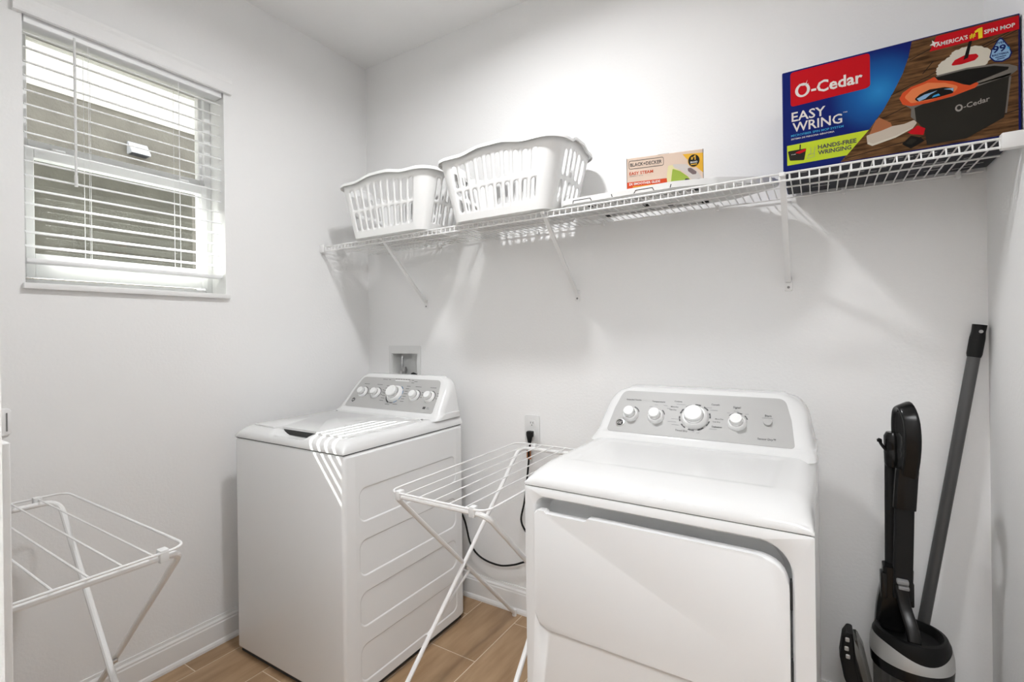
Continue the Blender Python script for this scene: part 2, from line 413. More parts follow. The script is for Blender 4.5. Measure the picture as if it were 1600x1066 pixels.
obj('valve', b, M['steel'], vb)
b = B(); box(b, -0.058, -0.044, 0.028, 0.040, -0.004, 0.052, 0.004, 2); box(b, -0.056, -0.046, 0.030, 0.042, 0.044, 0.062, 0.003, 1); obj('lever', b, M['chrome'], vb)
b = B(); tube(b, fillet([(-0.05, 0.05, -0.03), (-0.045, 0.03, -0.055), (-0.005, 0.03, -0.075), (0.03, 0.03, -0.073)], 0.02), 0.008, 8); obj('supply_hose', b, M['steel'], vb)
b = B(); tube(b, fillet([(0.0, 0.045, -0.07), (0.03, 0.03, -0.040), (0.07, 0.03, -0.055), (0.085, 0.02, -0.074)], 0.02), 0.010, 8); tube(b, fillet([(0.05, 0.05, -0.07), (0.07, 0.035, -0.03), (0.088, 0.035, -0.06)], 0.015), 0.009, 8)
obj('drain_hose', b, M['blackm'], vb)

# ------------------------------------------------------------------ outlet and cord
ou = empty('wall_outlet', (1.103, 0, 0.895))
tag(ou, 'white double wall outlet between the washer and dryer, a black plug in it', 'outlet')
b = B(); prism(b, rrect(-0.04, 0.04, -0.062, 0.062, 0.005), FRONT((0, 0, 0)), 0, 0.006, 0.003); obj('cover_plate', b, M['wplastic'], ou)
for dz in (0.024, -0.024):
    b = B(); prism(b, rpoly([(-0.017, -0.015), (0.017, -0.015), (0.017, 0.015), (-0.017, 0.015)], 0.012), FRONT((0, 0, dz)), 0.0055, 0.0085); r = obj('receptacle', b, M['wplastic'], ou)
    b = B(); box(b, -0.0075, -0.0050, -0.0092, -0.0080, dz - 0.001, dz + 0.008); box(b, 0.0050, 0.0075, -0.0092, -0.0080, dz - 0.001, dz + 0.007); lathe(b, [(0.0026, 0), (0.0026, 0.001)], (0, -0.0082, dz - 0.008), (0, -1, 0), 8)
    obj('pin_hole', b, M['dark'], r, False)
cr = empty('power_cord', (1.103, -0.01, 0.871))
tag(cr, 'black power cord plugged into the wall outlet, looping behind the drying rack', 'cord')
CO = Vector((1.103, -0.01, 0.871))
b = B(); loftp(b, [[Vector((0.017 * k * math.cos(a) , -0.022 + 0.013 * k * math.sin(a) , z)) for a in [2 * PI * i / 12 for i in range(12)]] for z, k in ((0.016, 0.55), (0.012, 0.95), (0.0, 1.0), (-0.022, 0.72), (-0.040, 0.45))])
box(b, -0.012, 0.012, -0.02, 0.0, -0.014, 0.014, 0.004, 2); obj('plug', b, M['blackm'], cr)
path = [(1.106, -0.032, 0.835), (1.098, -0.033, 0.749), (1.087, -0.033, 0.657), (1.071, -0.033, 0.55), (1.052, -0.033, 0.465), (1.075, -0.033, 0.415), (1.13, -0.033, 0.36), (1.13, -0.033, 0.295), (1.063, -0.033, 0.265), (0.999, -0.033, 0.236), (0.918, -0.033, 0.217), (0.819, -0.034, 0.231), (0.756, -0.036, 0.285), (0.727, -0.045, 0.40), (0.715, -0.09, 0.48), (0.70, -0.15, 0.50)]
def catmull(pts, n=6):
    P = [Vector(p) for p in pts]; P = [2 * P[0] - P[1]] + P + [2 * P[-1] - P[-2]]; out = []
    for i in range(1, len(P) - 2):
        for k in range(n):
            t = k / n; a, b_, c, d = P[i - 1:i + 3]
            out.append(0.5 * ((2 * b_) + (c - a) * t + (2 * a - 5 * b_ + 4 * c - d) * t * t + (3 * b_ - a - 3 * c + d) * t ** 3))
    out.append(P[-2]); return out
b = B(); tube(b, [p - CO for p in catmull(path)], 0.0045, 8); obj('cable', b, M['blackm'], cr)
b = B(); loftp(b, [[Vector((x, y, z)) for x, y in ((-0.013, -0.028), (0.010, -0.028), (0.010, -0.026), (-0.013, -0.026))] for z in (-0.056, -0.114)]); obj('warning_tag', b, M['brown'], cr, False)
b = B(); loftp(b, [[Vector((x, y, z)) for x, y in ((-0.006, -0.0292), (0.003, -0.0292), (0.003, -0.028), (-0.006, -0.028))] for z in (-0.062, -0.104)]); obj('tag_print', b, M['blackm'], cr, False)

# ================================================================== APPLIANCES
def superell(e, r):
    t = max(0.0, min(1.0, e / r)); return math.sqrt(max(0.0, 1 - (1 - t) ** 2))
def top_cover(name, Wd, D, z0, z1, rs, rf, parent, dent=None, nx=64, ny=64, hollow=None):
    bm = B(); g = []
    def sp(n, L, ra, rb):
        out = []
        for i in range(n + 1):
            t = i / n; out.append(L * (0.5 - 0.5 * math.cos(PI * t)) * 0.55 + L * t * 0.45)
        return out
    xs = sp(nx, Wd, rs, rs); ys = sp(ny, D, rf, rf)
    for y in ys:
        row = []
        for x in xs:
            h = (z1 - z0) * superell(min(x, Wd - x), rs) ** 0.9 * superell(y, rf)
            z = z0 + h
            if hollow:
                hx0, hx1, hy0, hy1, hd = hollow
                e = min(x - hx0, hx1 - x, y - hy0, hy1 - y); z -= hd * max(0, min(1, (e + 0.006) / 0.012))
            if dent:
                cx, wx, y0, y1, dd = dent
                tx = max(0.0, 1 - (abs(x - cx) / wx) ** 4); ty = max(0.0, 1 - abs((y - (y0 + y1) / 2) / ((y1 - y0) / 2)) ** 2.2)
                z -= dd * tx * ty
            row.append(bm.verts.new((x, y, max(z, z0 - 0.0))))
        g.append(row)
    for j in range(ny):
        for i in range(nx): bm.faces.new((g[j][i], g[j][i + 1], g[j + 1][i + 1], g[j + 1][i]))
    # skirt
    loop = [g[0][i] for i in range(nx + 1)] + [g[j][nx] for j in range(1, ny + 1)] + [g[ny][i] for i in range(nx - 1, -1, -1)] + [g[j][0] for j in range(ny - 1, 0, -1)]
    low = [bm.verts.new((v.co.x, v.co.y, z0 - 0.006)) for v in loop]
    n = len(loop)
    for k in range(n): bm.faces.new((loop[k], low[k], low[(k + 1) % n], loop[(k + 1) % n]))
    bm.faces.new(low)
    return obj(name, bm, M['enamel_top'], parent, ang=0.9)
def console(parent, Wd, cx, yb, zb, yt, zt, yback, wtop, z_low, y_low):
    """backsplash lofted upward; front slope from (yb, zb) to (yt, zt)"""
    bm = B(); rings = []
    lv = []
    dy, dz = yt - yb, zt - zb
    for i, t in enumerate((-1.0, -0.6, -0.3, -0.1)):
        k = (t + 1.0) / 1.0
        z = z_low + (zb - z_low) * k ** 0.8; y = y_low + (yb - y_low) * (1 - (1 - k) ** 2); lv.append((z, y, Wd / 2 - 0.001))
    N = 16
    for i in range(N + 1):
        t = i / N; z = zb + dz * (t * 1.05); y = yb + dy * (t * 1.05)
        q = max(0.0, (t - 0.55) / 0.45)
        wd = (Wd / 2) - 0.006 - 0.025 * t - (Wd / 2 - 0.031 - wtop) * (1 - math.sqrt(max(0, 1 - q ** 2)))
        lv.append((z, y, wd))
    zl, yl, wl = lv[-1]
    lv.append((zl + 0.005, yl + 0.006, wl - 0.008)); lv.append((zl + 0.006, yl + 0.018, wl - 0.022))
    for z, y, wd in lv:
        bk = max(yback, y + 0.012)
        dpt = bk - y; rf = min(0.038, dpt * 0.6); rb = min(0.015, dpt * 0.2)
        rings.append([Vector((cx + px, py, z)) for px, py in rrect(-wd, wd, y, bk, [rf, rf, rb, rb], 6)])
    loftp(bm, rings); return obj('control_console', bm, M['enamel_top'], parent, ang=0.9)
def knob(parent, Mx, x, s, r1, r2_, h, collar=None):
    bm = B(); c = Mx @ Vector((x, s, 0)); ax = (Mx.to_3x3() @ Vector((0, 0, 1)))
    lathe(bm, [(r1 * 1.22, 0.001), (r1 * 1.22, 0.003), (r1 * 1.05, h * 0.35), (r1 * 0.98, h * 0.40)], c, ax, 28)
    k = obj('knob', bm, M['wplastic'], parent)
    bm = B(); lathe(bm, [(r1 * 0.90, h * 0.38), (r1 * 0.86, h * 0.55), (r2_, h * 0.60)], c, ax, 28); obj('knob_ring', bm, M['chrome'], k)
    bm = B(); lathe(bm, [(r2_ * 1.0, h * 0.55), (r2_ * 1.02, h * 0.90), (r2_ * 0.92, h), (r2_ * 0.4, h * 1.01)], c, ax, 28); obj('knob_cap', bm, M['wplastic'], k)
    return k
def arc_mark(parent, Mx, x, s, r, a0, a1, n=10, th=0.0035, material=None, name='dial_marks', gaps=False):
    bm = B()
    for k in range(n):
        if gaps and k % 3 == 2: continue
        q = []
        for a, rr in ((a0 + (a1 - a0) * k / n, r), (a0 + (a1 - a0) * (k + 0.92) / n, r), (a0 + (a1 - a0) * (k + 0.92) / n, r + th), (a0 + (a1 - a0) * k / n, r + th)):
            q.append(bm.verts.new(Mx @ Vector((x + rr * math.cos(a), s + rr * math.sin(a), 0.0018))))
        bm.faces.new(q)
    return obj(name, bm, material or M['print'], parent, False, recalc=False)
def panel_plate(parent, Mx, wb, wt, L, rt=0.03):
    bm = B(); prism(bm, [(p.x, p.y) for p in fillet([(-wb, 0, 0), (wb, 0, 0), ((wb + wt) / 2 + 0.004, L * 0.55, 0), (wt, L, 0), (-wt, L, 0), (-(wb + wt) / 2 - 0.004, L * 0.55, 0)], [0.012, 0.012, 0.05, rt, rt, 0.05], 6, True)], Mx, -0.004, 0.0012)
    return obj('control_panel', bm, M['panel'], parent)
def emblem(parent, Mx, x, s, r):
    bm = B(); c = Mx @ Vector((x, s, 0)); ax = Mx.to_3x3() @ Vector((0, 0, 1))
    lathe(bm, [(r, 0.001), (r, 0.0028), (r * 0.8, 0.0032)], c, ax, 24); e = obj('emblem', bm, M['chrome'], parent)
    bm = B(); lathe(bm, [(r * 0.78, 0.0030), (r * 0.76, 0.0036)], c, ax, 24); obj('emblem_disc', bm, M['blackm'], e)
    letter('GE', r * 0.75, x - r * 0.62, s - r * 0.38, Mx, 0.0040, M['chrome'], e, width=r * 1.2, bold=0.0004, shear=0.25, name='emblem_letters')
def bars(parent, Mx, items, th=0.0022, material=None, name='small_print'):
    """short dark strips standing for print too small to read in the photograph"""
    bm = B()
    for x, s, L in items:
        bm.faces.new([bm.verts.new(Mx @ Vector((px, py, 0.0018))) for px, py in ((x, s), (x + L, s), (x + L, s + th), (x, s + th))])
    o = obj(name, bm, material or M['print'], parent, False, recalc=False)
    if len(items) > 2: o['kind'] = 'stuff'
    return o

# ------------------------------------------------------------------ washer
wa = empty('washing_machine', (0.133, -0.865, 0), 0.0042)
tag(wa, 'white top-loading washing machine in the corner under the window wall', 'washing machine')
WW, WD, ZS = 0.686, 0.69, 0.922
b = B(); box(b, 0, WW, 0.0, WD, 0.022, ZS - 0.004, 0.014, 4); obj('cabinet', b, M['enamel'], wa, ang=0.5)
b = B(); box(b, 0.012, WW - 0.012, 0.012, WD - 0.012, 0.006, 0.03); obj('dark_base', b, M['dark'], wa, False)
b = B(); box(b, 0.004, WW - 0.004, 0.004, WD - 0.004, ZS - 0.006, ZS + 0.002); obj('seam_shade', b, M['dark'], wa, False)  # dark inset box painting the shade in the seam below the cover
for fx in (0.05, WW - 0.05):
    for fy in (0.06, WD - 0.06):
        b = B(); lathe(b, [(0.018, 0), (0.018, 0.012), (0.010, 0.016), (0.010, 0.03)], (fx, fy, 0), seg=12); obj('levelling_foot', b, M['blackm'], wa)
SIDE = basis((WW, 0, 0), (0, 1, 0), (0, 0, 1))
zcut = [0.030, 0.237, 0.4275, 0.624, 0.905]
for (za, zb_), (z0, z1) in zip(zip(zcut[:-1], zcut[1:]), ((0.066, 0.208), (0.268, 0.400), (0.455, 0.593), (0.655, 0.785))):
    b = B(); A0 = 0.016; A1 = WD - 0.016
    loops = [(rrect(A0, A1, za, zb_, 0.0004, 6), 0.0), (rrect(A0 + 0.035, A1 - 0.035, za, zb_, 0.0004, 6), 0.0032), (rrect(0.066, 0.634, z0, z1, 0.034, 6), 0.0032), (rrect(0.0685, 0.6315, z0 + 0.0025, z1 - 0.0025, 0.032, 6), 0.0024), (rrect(0.0715, 0.6285, z0 + 0.0055, z1 - 0.0055, 0.030, 6), 0.0004)]
    rg = [[b.verts.new(SIDE @ Vector((p[0], p[1], d))) for p in lp_] for lp_, d in loops]
    loft(b, rg, False, False); b.faces.new(rg[-1])
    obj('side_panel', b, M['enamel'], wa, False)
top_cover('top_cover', WW, WD, ZS + 0.004, 0.966, 0.045, 0.07, wa, dent=(0.34, 0.115, 0.012, 0.100, 0.034))
# lid
b = B(); LID = basis((0, 0, 0.9655), (1, 0, 0), (0, 1, 0))
lp = [(0.045, 0.055), (0.205, 0.048), (0.235, 0.072), (0.445, 0.072), (0.475, 0.048), (0.641, 0.055), (0.641, 0.46), (0.045, 0.46)]
prism(b, rpoly(lp, 0.018), LID, -0.004, 0.0045, 0.004, 3); obj('lid', b, M['enamel_top'], wa, ang=0.8)
b = B(); box(b, 0.236, 0.444, 0.073, 0.12, 0.940, 0.9610); obj('lid_shade', b, M['dark'], wa, False)  # dark block painting the shade under the lid's front edge
for hx in (0.06, 0.626):
    b = B(); lathe(b, [(0.005, 0), (0.005, 0.003), (0.003, 0.004)], (hx, 0.478, 0.966), seg=10); obj('hinge_cap', b, M['greyprint'], wa)
console(wa, WW, WW / 2, 0.535, 0.985, 0.645, 1.130, WD - 0.004, 0.262, 0.958, 0.485)
PW = basis((WW / 2, 0.535, 0.985), (1, 0, 0), (0, 0.11, 0.145)); LW = math.hypot(0.11, 0.145)
cp = panel_plate(wa, PW, 0.293, 0.262, LW * 0.965)
for x in (-0.211, -0.118, 0.143, 0.236):
    knob(cp, PW, x, 0.083, 0.024, 0.0175, 0.030); arc_mark(cp, PW, x, 0.083, 0.0305, -0.6, 1.5, 8)
knob(cp, PW, 0.011, 0.086, 0.038, 0.029, 0.040)
arc_mark(cp, PW, 0.011, 0.086, 0.0475, -1.2, 1.3, 12, 0.004, flat('blue_print', (0.05, 0.16, 0.30)), 'blue_dial_marks', True)
arc_mark(cp, PW, 0.011, 0.086, 0.0475, 3.4, 4.4, 6, 0.005)
arc_mark(cp, PW, 0.011, 0.086, 0.0475, 4.6, 5.0, 3, 0.004)
it = []
for x in (-0.211, -0.118, 0.143, 0.236):
    it += [(x - 0.020, 0.132, 0.038), (x + 0.036, 0.103, 0.010), (x + 0.040, 0.090, 0.011), (x + 0.038, 0.076, 0.010)]
for a in range(7):
    it += [(0.067, 0.132 - 0.014 * a, 0.024 - 0.002 * (a % 3)), (-0.068, 0.128 - 0.014 * a, 0.020 if a < 5 else 0.026)]
it += [(-0.02, 0.026, 0.03), (0.03, 0.030, 0.03), (-0.115, 0.164, 0.032), (-0.075, 0.164, 0.014), (0.082, 0.166, 0.012), (0.1, 0.160, 0.02), (0.085, 0.152, 0.018)]
for k in range(6): it.append((-0.030 + 0.017 * k, 0.169, 0.011))
bars(cp, PW, it)
bars(cp, PW, [(-0.028, 0.160, 0.092)], 0.005, M['wplastic'], 'status_light_strip')
bars(cp, PW, [(0.225, 0.019, 0.016)], 0.012, M['print'], 'rating_mark'); bars(cp, PW, [(0.248, 0.020, 0.018), (0.248, 0.026, 0.013)], 0.003, M['greyprint'], 'capacity_mark')
emblem(cp, PW, -0.250, 0.036, 0.015)

# ------------------------------------------------------------------ dryer
dr = empty('clothes_dryer', (1.5507, -0.842, 0), -0.0141)
tag(dr, 'white front-loading clothes dryer with grey control panel, in the right foreground', 'dryer')
ZD, DD = 0.9268, 0.70
FP = FRONT((0, 0, 0))
b = B(); box(b, 0, WW, 0.062, DD, 0.022, ZD - 0.004, 0.003, 1)
obj('cabinet', b, M['enamel'], dr, ang=0.5)
outer = rrect(0, WW, 0.022, ZD - 0.004, 0.004, 8); inner = rrect(0.032, 0.646, 0.545, 0.897, [0.05, 0.05, 0.062, 0.030], 8)
b = B(); n = len(outer)
V0 = [b.verts.new(FP @ Vector((p[0], p[1], -0.064))) for p in outer]; V1 = [b.verts.new(FP @ Vector((p[0], p[1], -0.002))) for p in outer]
def insetp(p, d):
    cx, cy = 0.339, 0.721; return (p[0] + (d if p[0] < cx else -d), p[1] + (d if p[1] < cy else -d))
V2 = [b.verts.new(FP @ Vector((*insetp(p, 0.003), 0.0))) for p in outer]
V3 = [b.verts.new(FP @ Vector((*insetp(p, -0.004), 0.0))) for p in inner]; V4 = [b.verts.new(FP @ Vector((*p, -0.004))) for p in inner]
V5 = [b.verts.new(FP @ Vector((*insetp(p, 0.004), -0.034))) for p in inner]; V6 = [b.verts.new(FP @ Vector((*insetp(p, 0.016), -0.056))) for p in inner]
loft(b, [V0, V1, V2, V3, V4, V5, V6], False, False); b.faces.new(V6)
obj('front_panel', b, M['enamel'], dr, ang=0.7)
dpoly = [(0.0355, 0.550), (0.0355, 0.866), (0.066, 0.866), (0.072, 0.860), (0.186, 0.860), (0.193, 0.869), (0.641, 0.869), (0.641, 0.550)]
dpoly = [(p.x, p.y) for p in fillet([(a, c, 0) for a, c in dpoly], [0.045, 0.030, 0.003, 0.003, 0.005, 0.004, 0.066, 0.05], 8, True)]
b = B(); prism(b, dpoly, FP, -0.012, 0.012, 0.0045, 3); dd = obj('door', b, M['enamel'], dr, ang=0.8)
for hz in (0.79, 0.62):
    b = B(); box(b, 0.6405, 0.6455, 0.006, 0.024, hz - 0.03, hz + 0.03, 0.001, 1); obj('door_hinge', b, M['dark'], dr, False)
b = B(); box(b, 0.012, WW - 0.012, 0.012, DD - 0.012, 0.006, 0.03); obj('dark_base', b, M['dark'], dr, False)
b = B(); box(b, 0.006, WW - 0.006, 0.006, DD - 0.006, ZD - 0.006, ZD + 0.003); obj('seam_shade', b, M['dark'], dr, False)  # dark inset box for the shaded gap between cabinet and cover
for fx in (0.05, WW - 0.05):
    for fy in (0.06, DD - 0.06):
        b = B(); lathe(b, [(0.018, 0), (0.018, 0.012), (0.010, 0.016), (0.010, 0.03)], (fx, fy, 0), seg=12); obj('levelling_foot', b, M['blackm'], dr)
top_cover('top_cover', WW, DD, ZD + 0.005, 0.976, 0.055, 0.135, dr, hollow=(0.085, 0.600, 0.135, 0.425, 0.0022), nx=80, ny=80)
console(dr, WW, WW / 2, 0.490, 0.9945, 0.600, 1.128, DD - 0.004, 0.262, 0.968, 0.435)
PD = basis((WW / 2 - 0.004, 0.490, 0.9945), (1, 0, 0), (0, 0.11, 0.1335)); LD = math.hypot(0.11, 0.1335)
cp = panel_plate(dr, PD, 0.292, 0.262, LD * 0.985)
for x in (-0.217, -0.128, 0.130): knob(cp, PD, x, 0.070, 0.0235, 0.0185, 0.034)
arc_mark(cp, PD, -0.217, 0.075, 0.027, 0.3, 1.3, 4); arc_mark(cp, PD, -0.128, 0.075, 0.027, 0.2, 0.9, 4); arc_mark(cp, PD, 0.130, 0.076, 0.029, 0.3, 2.5, 8, gaps=True)
knob(cp, PD, 0.0, 0.079, 0.036, 0.029, 0.036); arc_mark(cp, PD, 0.0, 0.079, 0.0465, 0, 2 * PI, 30, 0.0045, None, 'dial_marks', True)
b = B(); c = PD @ Vector((0.217, 0.080, 0)); ax = PD.to_3x3() @ Vector((0, 0, 1))
lathe(b, [(0.0125, 0.001), (0.0125, 0.006), (0.0115, 0.008)], c, ax, 20); obj('start_button', b, M['panel'], cp)
emblem(cp, PD, -0.249, 0.035, 0.0155)
P_ = M['print']
for t, x, s, cap, just in (('Extended Tumble', -0.217, 0.130, 0.0055, 'CENTER'), ('Temperature', -0.128, 0.128, 0.0062, 'CENTER'), ('Cottons', -0.061, 0.134, 0.0055, 'CENTER'), ('Casuals', 0.060, 0.130, 0.0062, 'CENTER'),
                         ('Signal', 0.126, 0.124, 0.0075, 'CENTER'), ('Start', 0.217, 0.101, 0.0070, 'CENTER'), ('Sensor Dry\u2122', 0.217, 0.019, 0.0065, 'CENTER'), ('Delicates', 0.072, 0.047, 0.006, 'CENTER'), ('Timed Dry', -0.036, 0.022, 0.0065, 'CENTER'),
                         ('More Dry', 0.064, 0.077, 0.0045, 'LEFT'), ('Less Dry', 0.058, 0.066, 0.0045, 'LEFT'), ('More Dry', -0.083, 0.112, 0.0045, 'LEFT'), ('Less Dry', -0.085, 0.100, 0.0045, 'LEFT')):
    letter(t, cap, x, s, PD, 0.0020, P_, cp, align=just, bold=0.00012)
bars(cp, PD, [(-0.156, 0.108, 0.010), (-0.140, 0.116, 0.012), (-0.108, 0.116, 0.013), (-0.095, 0.104, 0.012), (-0.065, 0.124, 0.030), (0.030, 0.118, 0.02), (0.045, 0.110, 0.024), (0.05, 0.040, 0.024), (-0.075, 0.066, 0.024), (-0.085, 0.055, 0.028), (-0.07, 0.044, 0.024), (0.0, 0.024, 0.006), (0.012, 0.022, 0.010), (0.118, 0.112, 0.014), (0.098, 0.104, 0.008), (0.152, 0.104, 0.010), (0.2, 0.095, 0.03)], 0.0016, M['greyprint'])

# ================================================================== WIRE SHELF
SH = empty('wire_shelf', (W / 2, 0, 1.818))
tag(SH, 'long white wire shelf across the back wall on three braces', 'shelf')
ZR = 0.0; YFR = -0.322; XL, XR = 0.035, W - 0.043
sx = lambda x: x - W / 2
for nm, y, z, r in (('front_upper_rod', YFR, -0.0013, 0.0033), ('front_lower_rod', YFR - 0.002, -0.024, 0.0034), ('back_rod', -0.012, -0.004, 0.003), ('middle_rod', -0.17, -0.005, 0.003)):
    b = B(); tube(b, [(sx(XL if 'front' in nm else 0.01), y, z), (sx(XR if 'front' in nm else W - 0.01), y, z)], r, 8); obj(nm, b, M['wire'], SH)
b = B(); tube(b, fillet([(0, -0.012, 0.0), (0, YFR + 0.002, 0.0), (0, YFR - 0.004, -0.027)], 0.006, 4), 0.0021, 6)
dw = obj('deck_wire', b, M['wire'], SH); nw = 102; step = (XR - XL - 0.006) / nw
dw.location = (sx(XL + 0.003), 0, 0)
for k in range(1, nw + 1): link('deck_wire', dw.data, None, SH, (sx(XL + 0.003 + k * step), 0, 0))
def brace(x):
    bm = B(); p = [(x, YFR + 0.006, -0.008), (x, -0.012, -0.300)]
    tube(bm, p, 1.0, prof=[(0.005, -0.0085), (0.005, 0.0085), (-0.003, 0.0085), (-0.003, -0.0085)])
    s = obj('support_brace', bm, M['wire'], SH)
    bm = B(); prism(bm, rrect(x - 0.0115, x + 0.0115, -0.335, -0.285, 0.004), FRONT((0, 0, 0)), 0, 0.006, 0.002); box(bm, x - 0.0085, x + 0.0085, -0.016, -0.004, -0.305, -0.288, 0.002, 1)
    obj('brace_foot', bm, M['wire'], s)
    bm = B(); lathe(bm, [(0.0045, 0), (0.0045, 0.0015)], (x, -0.006, -0.322), (0, -1, 0), 10); obj('screw', bm, M['greyprint'], s)
    bm = B(); box(bm, x - 0.009, x + 0.009, YFR - 0.008, YFR + 0.010, -0.012, 0.002, 0.003, 1); obj('rod_hook', bm, M['wire'], s)
for x in (0.454, 1.343, 2.163): brace(sx(x))
for x in (0.18, 0.56, 0.92, 1.15, 1.47, 1.93, 2.33, 2.62):
    b = B(); box(b, sx(x) - 0.006, sx(x) + 0.006, -0.020, 0, -0.016, 0.006, 0.002, 1); obj('wall_clip', b, M['wire'], SH)
b = B(); box(b, sx(0.0), sx(0.030), YFR - 0.010, YFR + 0.012, -0.030, 0.012, 0.004, 2); box(b, sx(0.028), sx(0.044), YFR - 0.006, YFR + 0.004, -0.022, -0.002, 0.003, 1); eb = obj('end_bracket', b, M['wire'], SH)
b = B(); lathe(b, [(0.0035, 0), (0.0035, 0.0012)], (sx(0.030), YFR, -0.010), (1, 0, 0), 10); obj('bracket_hole', b, M['dark'], eb)
b = B(); box(b, sx(XR - 0.002), sx(W), YFR - 0.012, YFR + 0.012, -0.030, 0.010, 0.003, 2); obj('end_bracket', b, M['wire'], SH)

# ------------------------------------------------------------------ laundry baskets
BW, BD, BH = 0.620, 0.375, 0.270
def bpos(piece, a, t):
    Wt = (BW - 0.03) - (1 - t) * 0.125; Dt = (BD - 0.03) - (1 - t) * 0.065; R = 0.050 + 0.022 * t
    hw, hd = Wt / 2, Dt / 2
    bmp = 0.0
    if piece in (0, 4): e = (a - 0.5) * 2; bmp = 0.017 * max(0.0, min(1, (0.74 - abs(e)) / 0.5))
    if piece in (2, 6): e = (a - 0.5) * 2; bmp = 0.020 * max(0.0, min(1, (0.85 - abs(e)) / 0.5))
    bmp = bmp * bmp * (3 - 2 * bmp / 0.02) / 0.02 if bmp > 0 else 0
    if piece == 0: p = (-hw + R + a * 2 * (hw - R), -hd)
    elif piece == 2: p = (hw, -hd + R + a * 2 * (hd - R))
    elif piece == 4: p = (hw - R - a * 2 * (hw - R), hd)
    elif piece == 6: p = (-hw, hd - R - a * 2 * (hd - R))
    else:
        c = {1: (hw - R, -hd + R, -PI / 2), 3: (hw - R, hd - R, 0), 5: (-hw + R, hd - R, PI / 2), 7: (-hw + R, -hd + R, PI)}[piece]
        p = (c[0] + R * math.cos(c[2] + a * PI / 2), c[1] + R * math.sin(c[2] + a * PI / 2))
    return Vector((p[0], p[1], 0.003 + t * (BH - 0.006) + bmp * t * t))
def basket_mesh():
    bm = B(); cells = {0: 10, 2: 5, 4: 10, 6: 5}
    rows = [(0.0, 0.10, 0), (0.10, 0.48, 1), (0.48, 0.90, 1), (0.90, 1.0, 0)]
    def quad(piece, a0, a1, t0, t1): bm.faces.new([bm.verts.new(bpos(piece, *q)) for q in ((a0, t0), (a1, t0), (a1, t1), (a0, t1))])
    def cell(piece, a0, a1, t0, t1):
        bp = []
        for k in range(4): bp.append((-1 + 2 * k / 4, -1))
        for k in range(6): bp.append((1, -1 + 2 * k / 6))
        for k in range(4): bp.append((1 - 2 * k / 4, 1))
        for k in range(6): bp.append((-1, 1 - 2 * k / 6))
        hp = []
        wx, hy, ry = 0.62, 0.66, 0.20
        for (x, y) in bp:
            if abs(y) == 1: th = (x + 1) / 2 * PI; hp.append((-wx * math.cos(th), y * (hy + ry * math.sin(th))))
            else: hp.append((wx * x, y * hy))
        cv = lambda p: bpos(piece, a0 + (p[0] + 1) / 2 * (a1 - a0), t0 + (p[1] + 1) / 2 * (t1 - t0))
        o = [bm.verts.new(cv(p)) for p in bp]; i = [bm.verts.new(cv(p)) for p in hp]
        for k in range(20): bm.faces.new((o[k], o[(k + 1) % 20], i[(k + 1) % 20], i[k]))
    for piece in range(8):
        nc = cells.get(piece, 2)
        for (t0, t1, hole) in rows:
            for c in range(nc):
                a0, a1 = c / nc, (c + 1) / nc
                if hole and piece in cells: cell(piece, a0, a1, t0, t1)
                else:
                    nt = 6 if hole else 1
                    for j in range(nt):
                        for i in range(4): quad(piece, a0 + (a1 - a0) * i / 4, a0 + (a1 - a0) * (i + 1) / 4, t0 + (t1 - t0) * j / nt, t0 + (t1 - t0) * (j + 1) / nt)
    bmesh.ops.remove_doubles(bm, verts=bm.verts, dist=1e-5)
    ring = []
    for piece in range(8):
        nc = cells.get(piece, 2) * 4
        for i in range(nc): ring.append((piece, i / nc))
    low = [bm.verts.new(bpos(p, a, 0.0)) for p, a in ring]
    bm.faces.new(low[::-1]); bmesh.ops.remove_doubles(bm, verts=bm.verts, dist=1e-5)
    bmesh.ops.recalc_face_normals(bm, faces=bm.faces)
    return bm, ring
def make_basket():
    root = empty('laundry_basket')
    bm, ring = basket_mesh()
    o = obj('basket_body', bm, M['bplastic'], root, ang=0.7)
    sd = o.modifiers.new('wall', 'SOLIDIFY'); sd.thickness = 0.003; sd.offset = 0
    bm = B(); rings = []
    prof = [(-0.002, -0.004), (-0.002, 0.001), (0.002, 0.004), (0.010, 0.004), (0.0155, 0.000), (0.0165, -0.012), (0.0145, -0.012), (0.0135, -0.002), (0.008, 0.0005), (0.001, -0.003)]
    for i, (p, a) in enumerate(ring):
        c = bpos(p, a, 1.0); p2, a2 = ring[(i + 1) % len(ring)]; p1, a1 = ring[i - 1]
        t = bpos(p2, a2, 1.0) - bpos(p1, a1, 1.0); nrm = Vector((t.y, -t.x, 0)).normalized()
        rings.append([bm.verts.new(c + nrm * q[0] + Vector((0, 0, q[1]))) for q in prof])
    loft(bm, rings, True); obj('rim', bm, M['bplastic'], root, ang=0.9)
    return root
ZSH = 1.8205
bk = make_basket(); bk.location = (1.150, -0.2155, ZSH)
tag(bk, 'white slotted plastic laundry basket at mid shelf, beside the small iron box', 'laundry basket', 'laundry baskets on the wire shelf')
bk2 = copy_tree(bk); bk2.location = (0.514, -0.2155, ZSH)
tag(bk2, 'white slotted plastic laundry basket at the far end of the shelf, nearest the window', 'laundry basket', 'laundry baskets on the wire shelf')

